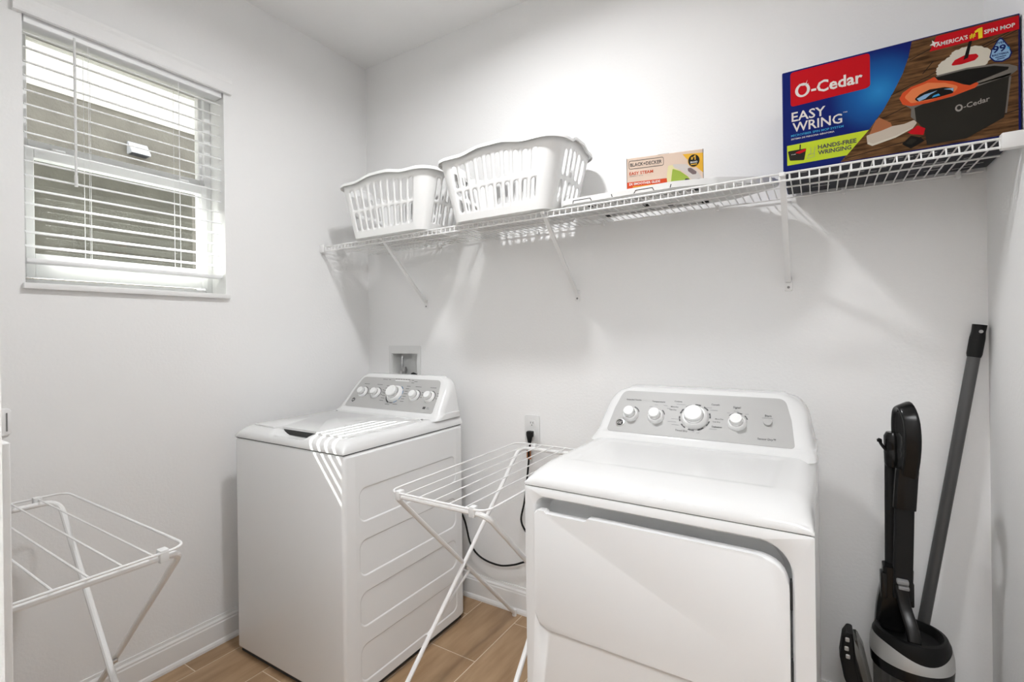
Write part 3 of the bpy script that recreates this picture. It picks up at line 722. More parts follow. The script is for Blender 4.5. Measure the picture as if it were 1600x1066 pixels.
# ------------------------------------------------------------------ ironing board lying on the shelf
ib = empty('ironing_board', (1.40, -0.18, ZSH))
tag(ib, 'white tabletop ironing board with black line pattern lying flat on the shelf', 'ironing board')
bp_ = [(0.0, -0.10), (0.03, -0.138), (0.44, -0.138), (0.57, -0.105), (0.68, -0.035), (0.748, 0.03), (0.735, 0.065), (0.60, 0.142), (0.46, 0.150), (0.03, 0.150), (0.0, 0.11)]
bp_ = rpoly(bp_, 0.05, 4)
TOP = basis((0, 0, 0), (1, 0, 0), (0, 1, 0))
b = B(); prism(b, bp_, TOP, 0.010, 0.031, 0.010, 4); obj('padded_cover', b, M['padding'], ib, ang=1.0)
b = B(); prism(b, [(x * 0.97 + 0.011, y * 0.93) for x, y in bp_], TOP, 0.006, 0.011); obj('metal_plate', b, M['wplastic'], ib)
b = B()
for y in (-0.09, 0.10): tube(b, fillet([(0.12, y, 0.0035), (0.50, y, 0.0035)], 0.02), 0.003, 8)
tube(b, [(0.30, -0.09, 0.0035), (0.30, 0.10, 0.0035)], 0.003, 8); obj('folded_leg', b, M['steel'], ib)
for x, y in ((0.12, -0.09), (0.50, -0.09), (0.30, 0.02), (0.38, 0.06), (0.12, 0.10), (0.50, 0.10)):
    b = B(); box(b, x - 0.012, x + 0.012, y - 0.008, y + 0.008, 0.0008, 0.0065, 0.001, 1); obj('leg_catch', b, M['blackm'], ib)
b = B()
def stroke(pts, wd=0.0026, z=0.0313):
    P = [Vector((x, y, z)) for x, y in pts]
    for i in range(len(P) - 1):
        d = (P[i + 1] - P[i]).normalized(); nn = Vector((-d.y, d.x, 0)) * wd / 2
        b.faces.new([b.verts.new(q) for q in (P[i] - nn, P[i + 1] - nn, P[i + 1] + nn, P[i] + nn)])
def edge_stroke(x, z0=0.011, z1=0.0225, dx=0.0):
    y = -0.1384
    b.faces.new([b.verts.new(Vector(q)) for q in ((x - 0.0015, y, z0), (x + 0.0015, y, z0), (x + dx + 0.0015, y, z1), (x + dx - 0.0015, y, z1))])
for x0, dx in ((0.07, 0.002), (0.145, -0.006), (0.225, -0.003), (0.305, 0.007), (0.375, -0.006), (0.43, 0.003)): edge_stroke(x0, dx=dx)
for xa, xb in ((0.071, 0.139), (0.312, 0.369)):
    b.faces.new([b.verts.new(Vector(q)) for q in ((xa, -0.1384, 0.0200), (xb, -0.1384, 0.0200), (xb, -0.1384, 0.0226), (xa, -0.1384, 0.0226))])
for row in range(6):
    y = -0.118 + row * 0.050
    for k in range(9):
        x = 0.05 + k * 0.085 + (0.042 if row % 2 else 0)
        if x > 0.60 - abs(y) * 0.6: continue
        if random.random() < 0.75: stroke([(x, y), (x + 0.045, y)])
        if random.random() < 0.8: stroke([(x + 0.045, y), (x + 0.0635, y + 0.025)]); 
        if random.random() < 0.7: stroke([(x, y), (x - 0.0205, y + 0.025)])
stroke([(0.50, -0.085), (0.535, -0.100)], 0.003); stroke([(0.535, -0.100), (0.56, -0.070)], 0.003); stroke([(0.65, -0.035), (0.69, 0.0)], 0.003)
obj('line_pattern', b, M['blackm'], ib, False)

# ------------------------------------------------------------------ steam iron box
IBX = empty('iron_carton', (1.673, -0.296, ZSH + 0.0322), math.radians(11.5)); IBX.scale = (0.908, 0.85, 1.075)
tag(IBX, 'small peach and red steam iron box standing on the ironing board', 'box')
bw, bh, bd = 0.282, 0.106, 0.125
b = B(); box(b, 0, bw, 0, bd, 0, bh, 0.0015, 1); obj('carton', b, M['peach'], IBX, False)
Q = FRONT((0, 0, 0)); mm_ = lambda pts: [(x * 0.001, y * 0.001) for x, y in pts]
sc2 = lambda pts: [((x - 8) * 0.001 * bw / 0.269, (y + 2 + (x - 8) * 0.028) * 0.001 * bh / 0.108 ) for x, y in pts]
C_ = dict(red=flat('orange_red_ink', (0.62, 0.075, 0.025)), yel=flat('yellow_ink', (0.80, 0.45, 0.05)), lg=flat('lime_ink', (0.33, 0.44, 0.07)), cream=flat('cream_ink', (0.72, 0.66, 0.36)), grey=flat('pale_grey_ink', (0.62, 0.57, 0.54)), mauve=flat('mauve_ink', (0.20, 0.15, 0.15)), white=flat('white_ink', (0.78, 0.76, 0.74)))
decal('red_stripe', [(0.0005, 0.001), (0.155, 0.001), (0.153, 0.026), (0.0005, 0.026)], Q, 0.0006, C_['red'], IBX)
decal('yellow_corner', sc2([(207, 91), (277, 86), (276, 22), (267, 30), (219, 76)]), Q, 0.0006, C_['yel'], IBX)
decal('iron_soleplate', rpoly([(0.153, 0.001), (0.150, 0.030), (0.156, 0.066), (0.178, 0.066), (0.200, 0.045), (0.215, 0.001)], 0.006), Q, 0.0007, C_['cream'], IBX)
decal('iron_tank', rpoly([(0.164, 0.002), (0.172, 0.054), (0.200, 0.043), (0.226, 0.024), (0.244, 0.002)], 0.004), Q, 0.0009, C_['lg'], IBX)
decal('iron_body', rpoly([(0.170, 0.068), (0.204, 0.066), (0.225, 0.062), (0.262, 0.035), (0.280, 0.010), (0.280, 0.001), (0.250, 0.003), (0.226, 0.028), (0.205, 0.045), (0.180, 0.055)], 0.004), Q, 0.0011, C_['grey'], IBX)
decal('iron_grip', rpoly([(0.226, 0.050), (0.238, 0.050), (0.258, 0.036), (0.257, 0.028), (0.244, 0.028), (0.228, 0.040)], 0.004), Q, 0.0014, C_['mauve'], IBX)
decal('iron_dial', rpoly([(0.210, 0.002), (0.218, 0.018), (0.230, 0.016), (0.240, 0.002)], 0.003), Q, 0.0015, M['darkcard'], IBX)
b = B(); frame_prism(b, rrect(0.008, 0.140, 0.069, 0.097, 0.006), rrect(0.0095, 0.1385, 0.0705, 0.0955, 0.005), Q, 0, 0.0007); obj('logo_border', b, M['print'], IBX, False)
letter('BLACK+DECKER', 0.0115, 0.014, 0.0775, Q, 0.0008, M['print'], IBX, width=0.119, bold=0.0002)
letter('EASY STEAM', 0.0100, 0.010, 0.0495, Q, 0.0008, C_['red'], IBX, width=0.090, bold=0.0002)
letter('COMPACT IRON', 0.0035, 0.010, 0.0435, Q, 0.0008, M['greyprint'], IBX, width=0.052)
letter('2X SMOOTHER GLIDE', 0.0075, 0.008, 0.0155, Q, 0.0010, C_['white'], IBX, width=0.118, bold=0.0003)
bars(IBX, Q, [(0.022, 0.008, 0.095)], 0.0025, C_['yel'], 'fine_print')
b = B(); prism(b, [(0.249 + 0.022 * math.cos(a), 0.072 + 0.0215 * math.sin(a)) for a in [2 * PI * i / 28 for i in range(28)]], Q, 0, 0.0009); obj('badge_rim', b, C_['yel'], IBX, False)
b = B(); prism(b, [(0.249 + 0.020 * math.cos(a), 0.072 + 0.0195 * math.sin(a)) for a in [2 * PI * i / 28 for i in range(28)]], Q, 0, 0.0011); obj('badge', b, M['blackm'], IBX, False)
letter('#', 0.009, 0.2425, 0.0765, Q, 0.0013, C_['yel'], IBX, align='CENTER', bold=0.0003)
decal('lettering', [(0.2475, 0.0845), (0.252, 0.0885), (0.2555, 0.0885), (0.2555, 0.0735), (0.2515, 0.0735), (0.2515, 0.0838), (0.248, 0.0815)], Q, 0.0013, C_['yel'], IBX)
letter('BRAND', 0.0055, 0.249, 0.0645, Q, 0.0013, C_['white'], IBX, align='CENTER', bold=0.0002)
bars(IBX, Q, [(0.238, 0.0585, 0.022)], 0.003, C_['yel'], 'badge_print')
b = B(); loftp(b, [[Vector(p) for p in ((x, 0.003, bh), (x, 0.022, bh + 0.004), (x, 0.024, bh + 0.005), (x, 0.004, bh + 0.0015))] for x in (0.118, 0.160)]); obj('lifted_flap', b, M['darkcard'], IBX, False)
b = B(); box(b, -0.0006, 0.0008, -0.0006, bd, 0, bh); obj('dark_edge', b, M['darkcard'], IBX, False)
b = B(); box(b, bw - 0.0008, bw + 0.0006, -0.0006, bd, 0, bh); obj('dark_edge', b, M['darkcard'], IBX, False)

# ------------------------------------------------------------------ spin mop box
MB = empty('mop_carton', (2.165, -0.310, ZSH + 0.0015))
tag(MB, 'large dark blue spin mop box at the right end of the shelf', 'box')
mw, mh, md = 0.5185, 0.303, 0.285
b = B(); box(b, 0, mw, 0, md, 0, mh, 0.003, 2); obj('carton', b, M['blue'], MB, False)
b = B(); box(b, 0.003, mw - 0.003, 0.003, md - 0.003, -0.0008, 0.002); obj('printed_base', b, M['darkcard'], MB, False)
b = B()
for k in range(26):
    x = random.uniform(0.02, 0.46); y = random.uniform(0.02, 0.25); l = random.uniform(0.012, 0.05)
    b.faces.new([b.verts.new(q) for q in ((x, y, -0.0012), (x, y + 0.007, -0.0012), (x + l, y + 0.007, -0.0012), (x + l, y, -0.0012))])
obj('base_print', b, M['silver'], MB, False, recalc=False)
ink = lambda n, c: flat(n + '_ink', c)
K = dict(red=ink('red', (0.50, 0.004, 0.010)), white=ink('white', (0.72, 0.68, 0.64)), lime=ink('lime', (0.50, 0.62, 0.03)), navy=ink('navy', (0.004, 0.012, 0.10)), char=ink('charcoal', (0.020, 0.018, 0.014)), deep=ink('deep_black', (0.008, 0.007, 0.006)), rim=ink('taupe', (0.16, 0.145, 0.125)), orange=ink('orange', (0.60, 0.075, 0.020)), orl=ink('light_orange', (0.72, 0.20, 0.07)), yel=ink('gold', (0.75, 0.58, 0.02)), mop=ink('mop_white', (0.60, 0.56, 0.47)), shoe=ink('shoe_white', (0.52, 0.45, 0.37)), skin=ink('tan', (0.36, 0.13, 0.055)), sky=ink('pale_blue', (0.25, 0.42, 0.62)), cyan=ink('cyan', (0.05, 0.35, 0.65)), logo=ink('silver', (0.33, 0.30, 0.27)))
# blue face with the printed round glow of the carton's artwork
kb = mat('blue_glow_print', (0, 0, 0.1), 0.55, spec=0.12); nt = kb.node_tree
tc = nt.nodes.new('ShaderNodeTexCoord'); vm = nt.nodes.new('ShaderNodeVectorMath'); vm.operation = 'DISTANCE'; vm.inputs[1].default_value = (0.235, 0.0, 0.185)
rp = nt.nodes.new('ShaderNodeValToRGB'); rp.color_ramp.elements[0].position = 0.0; rp.color_ramp.elements[0].color = (0.02, 0.22, 0.52, 1); rp.color_ramp.elements[1].position = 0.115; rp.color_ramp.elements[1].color = (0.004, 0.012, 0.13, 1)
e = rp.color_ramp.elements.new(0.05); e.color = (0.010, 0.11, 0.36, 1)
nt.links.new(tc.outputs['Object'], vm.inputs[0]); nt.links.new(vm.outputs['Value'], rp.inputs[0]); nt.links.new(rp.outputs[0], nt.nodes['Principled BSDF'].inputs['Base Color'])
wp = mat('wood_floor_print', (0.2, 0.1, 0.05), 0.55, spec=0.12); mottle(wp, (0.040, 0.018, 0.006), (0.19, 0.092, 0.036), 16, (1.2, 1, 9), 0.34, 0.68)
D = lambda n, pts, d, m_, r=0: decal(n, (rpoly(mm_(pts), r * 0.001) if r else mm_(pts)), Q, d * 0.0001, m_, MB)
D('blue_artwork', [(8, 5), (512, 5), (512, 298), (8, 298)], 3, kb)
D('wood_photo', [(308, 299), (515, 299), (513, 6), (144, 4), (212, 82), (246, 132), (269, 177), (288, 218), (301, 260)], 5, wp)
b = B()
for (x0, y0), (x1, y1) in (((262, 165), (515, 262)), ((225, 100), (300, 128)), ((155, 12), (350, 40)), ((302, 250), (360, 272)), ((330, 205), (352, 232)), ((300, 20), (515, 64)), ((440, 240), (515, 268))):
    d = Vector((x1 - x0, y1 - y0, 0)).normalized(); nn = Vector((-d.y, d.x, 0)) * 0.9
    b.faces.new([b.verts.new(Q @ Vector(((p[0] + s * nn.x) * 0.001, (p[1] + s * nn.y) * 0.001, 0.0006))) for p, s in (((x0, y0), -1), ((x1, y1), -1), ((x1, y1), 1), ((x0, y0), 1))])
obj('plank_lines', b, K['deep'], MB, False, recalc=False)
D('green_band', [(11, 79), (212, 82), (160, 21), (11, 19)], 7, K['lime'])
D('logo_panel', [(22, 297), (216, 297), (216, 204), (205, 200), (22, 194)], 7, K['red'], 9)
D('red_banner', [(359, 296), (516, 296), (516, 262), (345, 260)], 9, K['red'])
D('banner_spark', [(345, 276), (352, 274), (356, 268), (357, 276), (366, 280), (356, 281), (350, 288), (351, 280)], 11, K['white'])
mop = []
for k, (x, y) in enumerate([(358, 207), (365, 222), (385, 234), (392, 245), (415, 250), (441, 245), (463, 229), (466, 209), (453, 191), (418, 191), (378, 189), (359, 193)]): mop.append((x, y))
mz = []
for k in range(len(mop)):
    a, c = mop[k], mop[(k + 1) % len(mop)]
    for j in range(4):
        t = j / 4; dx, dy = c[0] - a[0], c[1] - a[1]; L = math.hypot(dx, dy); o = 1.4 if j % 2 else -0.6
        mz.append((a[0] + dx * t - dy / L * o, a[1] + dy * t + dx / L * o))
D('mop_head', mz, 8, K['mop'])
D('mop_centre', [(386, 209), (395, 222), (415, 229), (437, 226), (442, 218), (434, 210), (408, 207)], 10, K['red'], 5)
D('mop_handle', [(423, 262), (429, 262), (421, 220), (412, 217)], 11, K['deep'])
D('bucket_body', [(283, 140), (305, 117), (304, 95), (315, 82), (332, 56), (337, 12), (416, 13), (487, 50), (499, 152), (511, 165), (499, 180), (469, 188), (418, 193), (358, 190), (323, 149)], 12, K['char'])
D('bucket_lip', [(283, 139), (305, 117), (304, 95), (315, 82), (312, 118), (330, 124), (391, 128), (437, 141), (499, 153), (501, 158), (437, 148), (391, 132), (340, 127), (305, 127)], 13, K['rim'])
D('bucket_shine', [(489, 60), (492, 60), (501, 150), (497, 150)], 13, K['rim'])
D('bucket_rim', [(497, 181), (512, 171), (512, 162), (499, 152), (440, 146), (437, 153), (495, 168), (497, 174), (470, 185), (418, 191), (358, 188), (358, 192), (418, 195), (470, 190)], 13, K['rim'])
D('bucket_inside', [(358, 186), (418, 190), (468, 184), (495, 175), (495, 170), (440, 155), (424, 148), (408, 159), (357, 180)], 14, K['deep'])
D('wringer', [(280, 151), (287, 165), (305, 176), (333, 182), (354, 190), (361, 179), (391, 168), (411, 154), (424, 148), (437, 153), (441, 147), (433, 139), (391, 129), (340, 124), (305, 124), (287, 133)], 15, K['orange'], 4)
D('wringer_top', [(290, 152), (307, 170), (340, 178), (375, 168), (402, 152), (395, 140), (345, 131), (305, 132)], 16, K['orl'], 8)
D('wringer_basket', [(312, 141), (323, 151), (344, 159), (374, 157), (393, 149), (391, 137), (357, 133), (319, 133)], 17, K['deep'], 4)
D('basket_water', [(317, 141), (333, 148), (360, 152), (345, 145), (335, 137), (322, 133)], 18, K['sky']); D('basket_water', [(348, 136), (365, 138), (362, 143), (352, 141)], 18, K['cyan']); D('basket_water', [(372, 152), (392, 150), (391, 141), (386, 147)], 18, K['sky'])
D('leg', [(227, 104), (235, 111), (261, 90), (264, 77), (212, 68)], 8, K['skin'])
D('shoe', [(206, 67), (240, 73), (264, 80), (290, 80), (311, 86), (317, 77), (308, 64), (271, 47), (219, 35), (208, 43)], 9, K['shoe'], 4)
D('shoe_sole', [(208, 43), (219, 35), (271, 47), (308, 64), (310, 68), (271, 52), (221, 41), (210, 48)], 10, K['mop'])
D('pedal', [(297, 55), (318, 69), (334, 58), (330, 41), (304, 49)], 14, K['red']); D('pedal_plate', [(284, 26), (304, 45), (325, 35), (332, 25), (303, 10)], 15, K['deep'], 3); D('pedal_plate', [(292, 26), (304, 37), (318, 31), (304, 20)], 16, K['char'], 3)
drop = [(482, 257), (499, 223), (503, 208), (499, 196), (485, 190), (470, 195), (461, 208), (465, 226)]
D('drop_border', drop, 12, K['navy'], 5); D('drop', [((x - 482) * 0.88 + 482, (y - 217) * 0.88 + 217) for x, y in drop], 13, K['sky'], 5)
D('small_bucket', [(13, 62), (61, 62), (55, 28), (18, 33)], 9, K['char'], 3); D('small_wringer', [(30, 54), (60, 62), (59, 54), (44, 49)], 10, K['red'], 2); D('small_handle', [(44, 76), (47, 76), (46, 60), (43, 60)], 10, K['char'])
b = B()
for q in ([(63, 31), (66, 42), (80, 42), (83, 62)], [(72, 62), (72, 46), (66, 40)], [(63, 31), (80, 33), (82, 42)]):
    for i in range(len(q) - 1):
        p0, p1 = Vector((*q[i], 0)), Vector((*q[i + 1], 0)); d = (p1 - p0).normalized(); nn = Vector((-d.y, d.x, 0)) * 0.5
        b.faces.new([b.verts.new(Q @ (v * 0.001 + Vector((0, 0, 0.0010)))) for v in (p0 - nn, p1 - nn, p1 + nn, p0 + nn)])
obj('foot_outline', b, M['greyprint'], MB, False, recalc=False)
def T(body, cap, x, y, wd, m_, d=12, bold=0.0, **kw): return letter(body, cap * 0.001, x * 0.001, y * 0.001, Q, d * 0.0001, m_, MB, width=wd * 0.001 if wd else None, bold=bold, **kw)
# big logo: ring-shaped O with a spark, dash, word
b = B(); frame_prism(b, [((53 + 19 * math.cos(a)) * .001, (237 + 20.5 * math.sin(a)) * .001) for a in [2 * PI * i / 32 for i in range(32)]], [((53 + 11.5 * math.cos(a)) * .001, (237 + 14.5 * math.sin(a)) * .001) for a in [2 * PI * i / 32 for i in range(32)]], Q, 0.0007, 0.0012); obj('lettering', b, K['white'], MB, False)
for pts in ([(56, 262), (58, 252), (51, 250), (58, 249)], [(66, 264), (60, 251), (70, 253), (62, 248)], [(44, 258), (54, 252), (52, 249)]): D('logo_spark', pts, 13, K['white'])
T('-Cedar', 33, 75, 220, 124, K['white'], 12, 0.0011)
T('EASY', 28, 24, 149, 86, K['white'], 9, 0.0005); T('WRING', 28, 26, 117, 124, K['white'], 9, 0.0005); T('\u2122', 5, 152, 142, 10, K['white'], 9)
T('MICROFIBER SPIN MOP SYSTEM', 6.4, 22, 103.5, 131, K['cyan'], 9, 0.0001); T('SISTEMA DE FREGONA GIRATORIA', 4.6, 22, 94, 109, K['white'], 9, 0.0001)
T('HANDS-FREE', 12, 90, 53, 93, M['print'], 12, 0.0005); T('WRINGING', 12, 90, 36.5, 81, M['print'], 12, 0.0005)
T("AMERICA'S", 10.5, 358, 268, 63, K['white'], 12, 0.0003, slope=0.02); T('#', 12, 424, 269, 12, K['yel'], 12, 0.0005); D('lettering', [(434, 284), (441, 289), (449, 290), (449, 263), (441, 262.5), (441, 281), (435, 279)], 12, K['yel']); T('SPIN MOP', 10, 452, 271, 57, K['white'], 12, 0.0003)
T('OVER', 5, 472, 237, 19, K['navy'], 15, 0.0002); T('99', 17, 467, 217, 25, K['navy'], 15, 0.0006); T('%', 6, 493, 219, 6, K['cyan'], 15, 0.0002); T('BACTERIA', 4.6, 466, 208.5, 31, K['navy'], 15, 0.0002)
bars(MB, Q, [(0.472, 0.203, 0.020), (0.475, 0.198, 0.014)], 0.0018, K['navy'], 'drop_print').location = (0, -0.0002, 0)
b = B(); frame_prism(b, [((402 + 7.5 * math.cos(a)) * .001, (95 + 9 * math.sin(a)) * .001) for a in [2 * PI * i / 24 for i in range(24)]], [((402 + 4.2 * math.cos(a)) * .001, (95.5 + 5.5 * math.sin(a)) * .001) for a in [2 * PI * i / 24 for i in range(24)]], Q, 0.0013, 0.0018); obj('lettering', b, K['logo'], MB, False)
T('-Cedar', 13, 411, 90, 50, K['logo'], 18, 0.0003, slope=0.17)
T('O-Cedar', 2.2, 22, 49, 12, K['white'], 11, 0.0001)

# ================================================================== DRYING RACKS
def make_rack():
    root = empty('drying_rack'); L, Wd, zt = 0.81, 0.385, 0.834
    b = B(); tube(b, fillet([(0, 0, zt), (Wd, 0, zt), (Wd, L, zt), (0, L, zt)], 0.045, 6, True), 0.0033, 8, True); obj('wire_frame', b, M['wire'], root)
    for k in range(1, 6):
        x = 0.014 + (Wd - 0.028) * k / 6
        b = B(); tube(b, [(x, 0.002, zt + 0.001), (x, L - 0.002, zt + 0.001)], 0.0024, 6); obj('drying_wire', b, M['wire'], root)
    zc = zt - 0.014; r = 0.0085
    # near tube: top bar at y=0, feet at the far end; far tube mirrored and nested inside
    b = B(); tube(b, fillet([(-0.040, L + 0.022, 0.012), (0.012, 0.012, zc), (Wd - 0.006, 0.012, zc), (Wd + 0.0, L + 0.022, 0.012)], 0.045, 7), r, 10); ta = obj('leg_tube', b, M['wire'], root)
    b = B(); tube(b, fillet([(-0.050, 0.005, 0.012), (0.032, L - 0.030, zc), (Wd - 0.026, L - 0.030, zc), (Wd - 0.03, 0.005, 0.012)], 0.045, 7), r, 10); tb = obj('leg_tube', b, M['wire'], root)
    for (x, y, p) in ((-0.040, L + 0.022, ta), (Wd, L + 0.022, ta), (-0.050, 0.005, tb), (Wd - 0.03, 0.005, tb)):
        b = B(); lathe(b, [(0.011, 0.0), (0.011, 0.022), (0.009, 0.028)], (x, y, 0), seg=10); obj('foot_cap', b, M['wplastic'], p)
    for (x, y) in ((0.040, 0.006), (Wd - 0.050, 0.006), (0.10, L - 0.016), (Wd - 0.075, L - 0.016)):
        b = B(); box(b, x - 0.010, x + 0.010, y - 0.009, y + 0.015, zt - 0.024, zt + 0.007, 0.003, 2); obj('clip', b, M['wplastic'], root)
    b = B(); tube(b, [(-0.035, 0.215, 0.235), (-0.012, 0.445, 0.385)], 0.0045, 8); obj('locking_strut', b, M['wire'], root)
    for x in (-0.012, Wd - 0.014):
        b = B(); lathe(b, [(0.006, -0.010), (0.006, 0.010)], (x, 0.410, 0.412), (1, 0, 0), 10); obj('pivot_rivet', b, M['steel'], root)
    return root
rk = make_rack(); rk.location = (1.05, -0.868, 0)
tag(rk, 'white folding drying rack standing between the washer and the dryer', 'drying rack', 'folding drying racks')
rk2 = copy_tree(rk); rk2.location = (0.918, -1.412 - 0.385, 0); rk2.rotation_euler = (0, 0, PI / 2)
tag(rk2, 'white folding drying rack by the left wall under the window', 'drying rack', 'folding drying racks')

# ================================================================== VACUUM
VX, VY = 2.466, -0.215
va = empty('upright_vacuum', (VX, VY, 0))
tag(va, 'black and silver upright vacuum with clear bin, between dryer and right wall', 'vacuum cleaner')
b = B(); loftp(b, [[Vector((px, py, z)) for px, py in rrect(-0.15 + i, 0.15 - i, -0.15 + i, 0.13 - i, 0.04, 6)] for z, i in ((0.012, 0.006), (0.03, 0.0), (0.07, 0.004), (0.095, 0.03), (0.10, 0.07))]); fh = obj('floor_head', b, M['black'], va)
for x in (-0.11, 0.11):
    b = B(); lathe(b, [(0.028, -0.012), (0.030, -0.008), (0.030, 0.008), (0.028, 0.012)], (x, 0.105, 0.030), (1, 0, 0), 18); obj('wheel', b, M['blackm'], fh)
b = B(); lathe(b, [(0.07, 0.09), (0.075, 0.12), (0.086, 0.17), (0.088, 0.20), (0.085, 0.21)], seg=36); obj('motor_housing', b, M['black'], va)
b = B(); lathe(b, [(0.084, 0.205), (0.087, 0.22), (0.090, 0.375), (0.088, 0.385)], seg=40); obj('clear_bin', b, M['clear'], va)
b = B(); lathe(b, [(0.045, 0.21), (0.05, 0.34), (0.065, 0.378)], seg=28); obj('cyclone_core', b, M['silver'], va)
b = B(); lathe(b, [(0.088, 0.366), (0.0945, 0.370), (0.0965, 0.400), (0.095, 0.405)], seg=44); obj('bin_collar', b, M['black'], va)
# silver band, low in front where the black lid dips
b = B(); n = 56; rings = []
for (ro, ri) in ((0, 0),): pass
def wavetop(a):
    c = math.cos(a + PI / 2 - 0.35)      # 1 at the front
    return 0.455 - 0.030 * max(0.0, c) ** 3
lo = [Vector((0.0968 * math.cos(2 * PI * k / n), 0.0968 * math.sin(2 * PI * k / n), 0.402)) for k in range(n)]
mi = [Vector((0.0955 * math.cos(2 * PI * k / n), 0.0955 * math.sin(2 * PI * k / n), (0.402 + wavetop(2 * PI * k / n)) / 2)) for k in range(n)]
hi = [Vector((0.0905 * math.cos(2 * PI * k / n), 0.0905 * math.sin(2 * PI * k / n), wavetop(2 * PI * k / n))) for k in range(n)]
loftp(b, [lo, mi, hi], caps=False); obj('silver_band', b, M['silver'], va, ang=0.9)
b = B(); lathe(b, [(0.088, 0.41), (0.0902, 0.425), (0.0885, 0.458), (0.083, 0.472), (0.074, 0.474), (0.069, 0.466), (0.066, 0.450), (0.060, 0.446)], seg=44); obj('bin_lid', b, M['lid'], va)
# neck that rises from the lid to the latch
sq = lambda hw, hd, r=0.35: [(a * hd * 2, c * hw * 2) for a, c in rrect(-0.5, 0.5, -0.5, 0.5, 0.18, 3)]
b = B(); tube(b, catmull([(0.002, -0.060, 0.448), (0.000, -0.045, 0.490), (-0.014, -0.012, 0.545), (-0.022, 0.0, 0.600)], 4), 1.0, prof=sq(0.0150, 0.0130), up=(0, -1, 0.3)); obj('carry_bar', b, M['black'], va)
b = B(); tube(b, catmull([(-0.045, 0.035, 0.455), (-0.040, 0.030, 0.52), (-0.028, 0.02, 0.60), (-0.026, 0.015, 0.645)], 4), 1.0, prof=sq(0.036, 0.020), up=(0, -1, 0)); bn = obj('latch_body', b, M['black'], va)
b = B(); box(b, -0.032, -0.004, -0.024, -0.004, 0.608, 0.621, 0.003, 2); box(b, -0.028, -0.003, -0.024, -0.004, 0.593, 0.604, 0.003, 2); obj('latch_button', b, M['greyprint'], bn)
b = B(); box(b, -0.068, -0.052, -0.005, 0.03, 0.55, 0.625, 0.004, 2); box(b, -0.008, 0.010, -0.005, 0.03, 0.54, 0.610, 0.004, 2); obj('latch_cheek', b, M['black'], bn)
b = B(); tube(b, [(-0.017, 0.005, 0.56), (-0.010, 0.0, 0.845)], 1.0, prof=sq(0.0225, 0.014), up=(0, -1, 0)); obj('handle_tube', b, M['blackm'], va)
b = B(); tube(b, catmull([(-0.011, 0.0, 0.825), (-0.009, -0.002, 0.86), (-0.006, -0.004, 0.915), (-0.004, -0.006, 0.94)], 4), 1.0, prof=sq(0.0265, 0.019), up=(0, -1, 0)); obj('handle_socket', b, M['black'], va)
loop = [(-0.002, -0.012, 0.915), (0.004, -0.030, 0.97), (0.006, -0.040, 1.03), (0.003, -0.036, 1.085), (-0.006, -0.010, 1.118), (-0.014, 0.026, 1.108), (-0.017, 0.038, 1.07), (-0.016, 0.036, 1.01), (-0.012, 0.024, 0.95), (-0.006, 0.006, 0.915)]
LP = [Vector(p) for p in loop]; cl = []
for i in range(len(LP)):
    p0, p1, p2, p3 = LP[i - 1], LP[i], LP[(i + 1) % len(LP)], LP[(i + 2) % len(LP)]
    for k in range(4):
        t = k / 4; cl.append(0.5 * ((2 * p1) + (p2 - p0) * t + (2 * p0 - 5 * p1 + 4 * p2 - p3) * t * t + (3 * p1 - p0 - 3 * p2 + p3) * t ** 3))
b = B(); tube(b, cl, 1.0, closed=True, prof=sq(0.0190, 0.0085), up=(0, -1, 0.1)); obj('handle_grip', b, M['black'], va)
b = B(); tube(b, [(-0.040, 0.040, 0.47), (-0.037, 0.036, 0.99)], 0.0145, 14); wn = obj('hose_wand', b, M['blackm'], va)
b = B(); lathe(b, [(0.017, 0.935), (0.021, 0.945), (0.022, 0.98), (0.0205, 0.983), (0.0205, 0.990), (0.022, 0.993), (0.022, 1.025), (0.016, 1.037)], (-0.032, 0.028, 0), seg=20); obj('wand_collar', b, M['black'], wn)
b = B(); tube(b, catmull([(-0.050, 0.02, 0.985), (-0.060, 0.015, 1.000), (-0.064, 0.013, 1.010)], 4), 0.0045, 8); lathe(b, [(0.004, -0.006), (0.0075, 0.0), (0.004, 0.006)], (-0.065, 0.013, 1.012), (0.4, 0.2, 1), 10); obj('cord_hook', b, M['black'], wn)
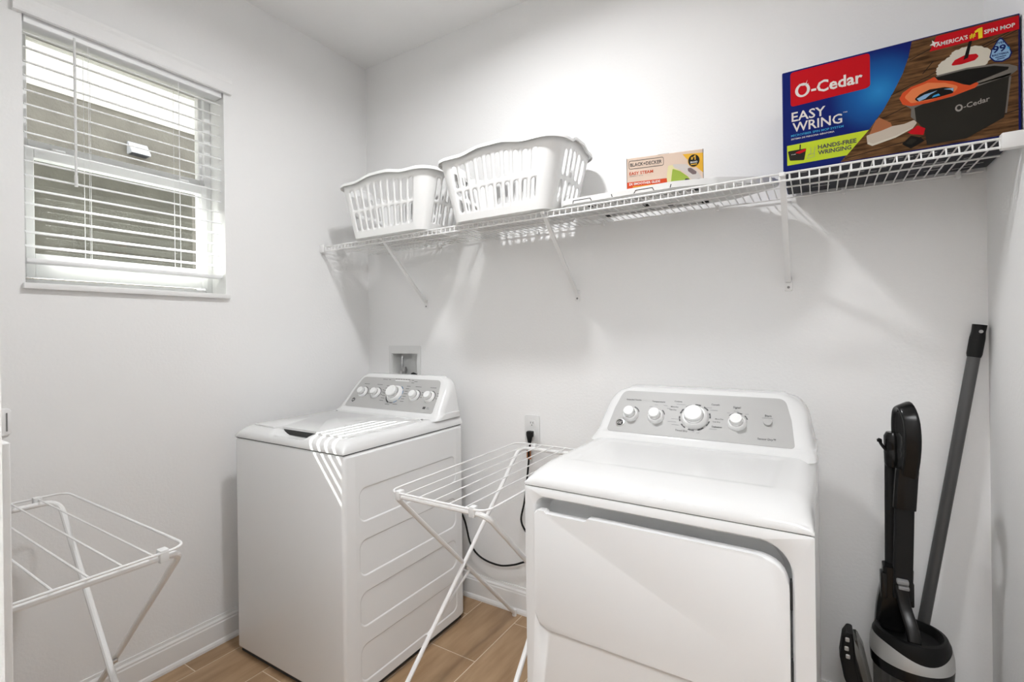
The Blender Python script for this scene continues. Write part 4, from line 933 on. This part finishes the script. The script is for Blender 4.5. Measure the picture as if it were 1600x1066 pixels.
# brush tool clipped at the side
b = B(); loftp(b, [[Vector((x, y, z)) for x, y in rrect(cx - hx, cx + hx, -0.04, 0.02, 0.008, 3)] for z, cx, hx in ((0.24, -0.122, 0.018), (0.30, -0.140, 0.022), (0.36, -0.152, 0.020), (0.42, -0.150, 0.014), (0.438, -0.146, 0.008))]); ht = obj('brush_tool', b, M['blackm'], va)
b = B(); loftp(b, [[Vector((x, y, z)) for x, y in rrect(cx - hx, cx + hx, -0.045, 0.02, 0.012, 4)] for z, cx, hx in ((0.25, -0.098, 0.018), (0.30, -0.110, 0.018), (0.35, -0.120, 0.018), (0.40, -0.126, 0.014), (0.425, -0.132, 0.008))]); obj('clear_cover', b, M['clear'], ht)
b = B()
for (x, z) in ((-0.158, 0.412), (-0.160, 0.385), (-0.157, 0.362)): box(b, x, x + 0.011, -0.0425, -0.038, z, z + 0.013, 0.002, 1)
obj('tool_mark', b, M['silver'], ht)
b = B(); box(b, -0.13, -0.08, -0.02, 0.01, 0.215, 0.245, 0.005, 2); obj('tool_holder', b, M['black'], va)
letter('K', 0.016, 0.012, 0.352, FRONT((0, -0.0915, 0)), 0.001, M['silver'], va)

# ------------------------------------------------------------------ pole in the corner
pt, pb = Vector((2.663, -0.022, 1.352)), Vector((2.459, -0.048, 0.0))
mp_ = empty('mop_pole', pb)
tag(mp_, 'grey metal pole with black grip leaning into the right corner behind the vacuum', 'pole')
b = B(); tube(b, [Vector((0, 0, 0.02)), (pt - pb) * 0.94], 0.0155, 14); obj('shaft', b, M['pole'], mp_)
b = B(); d = (pt - pb); tube(b, [d * 0.928, d * 0.935, d * 0.97, d * 0.985, d], [0.0165, 0.0185, 0.0185, 0.0165, 0.0175], 16); gp = obj('grip', b, M['blackm'], mp_)
b = B(); lathe(b, [(0.005, 0), (0.005, 0.003)], d * 0.985 + Vector((0.002, -0.0165, 0)), (0, -1, 0), 10); obj('hanging_hole', b, M['panel'], gp)
b = B(); loftp(b, [[Vector((px, py, z)) for px, py in rrect(-0.03, 0.03, -0.02, 0.02, 0.01, 3)] for z in (0.0, 0.05)]); obj('end_joint', b, M['blackm'], mp_)
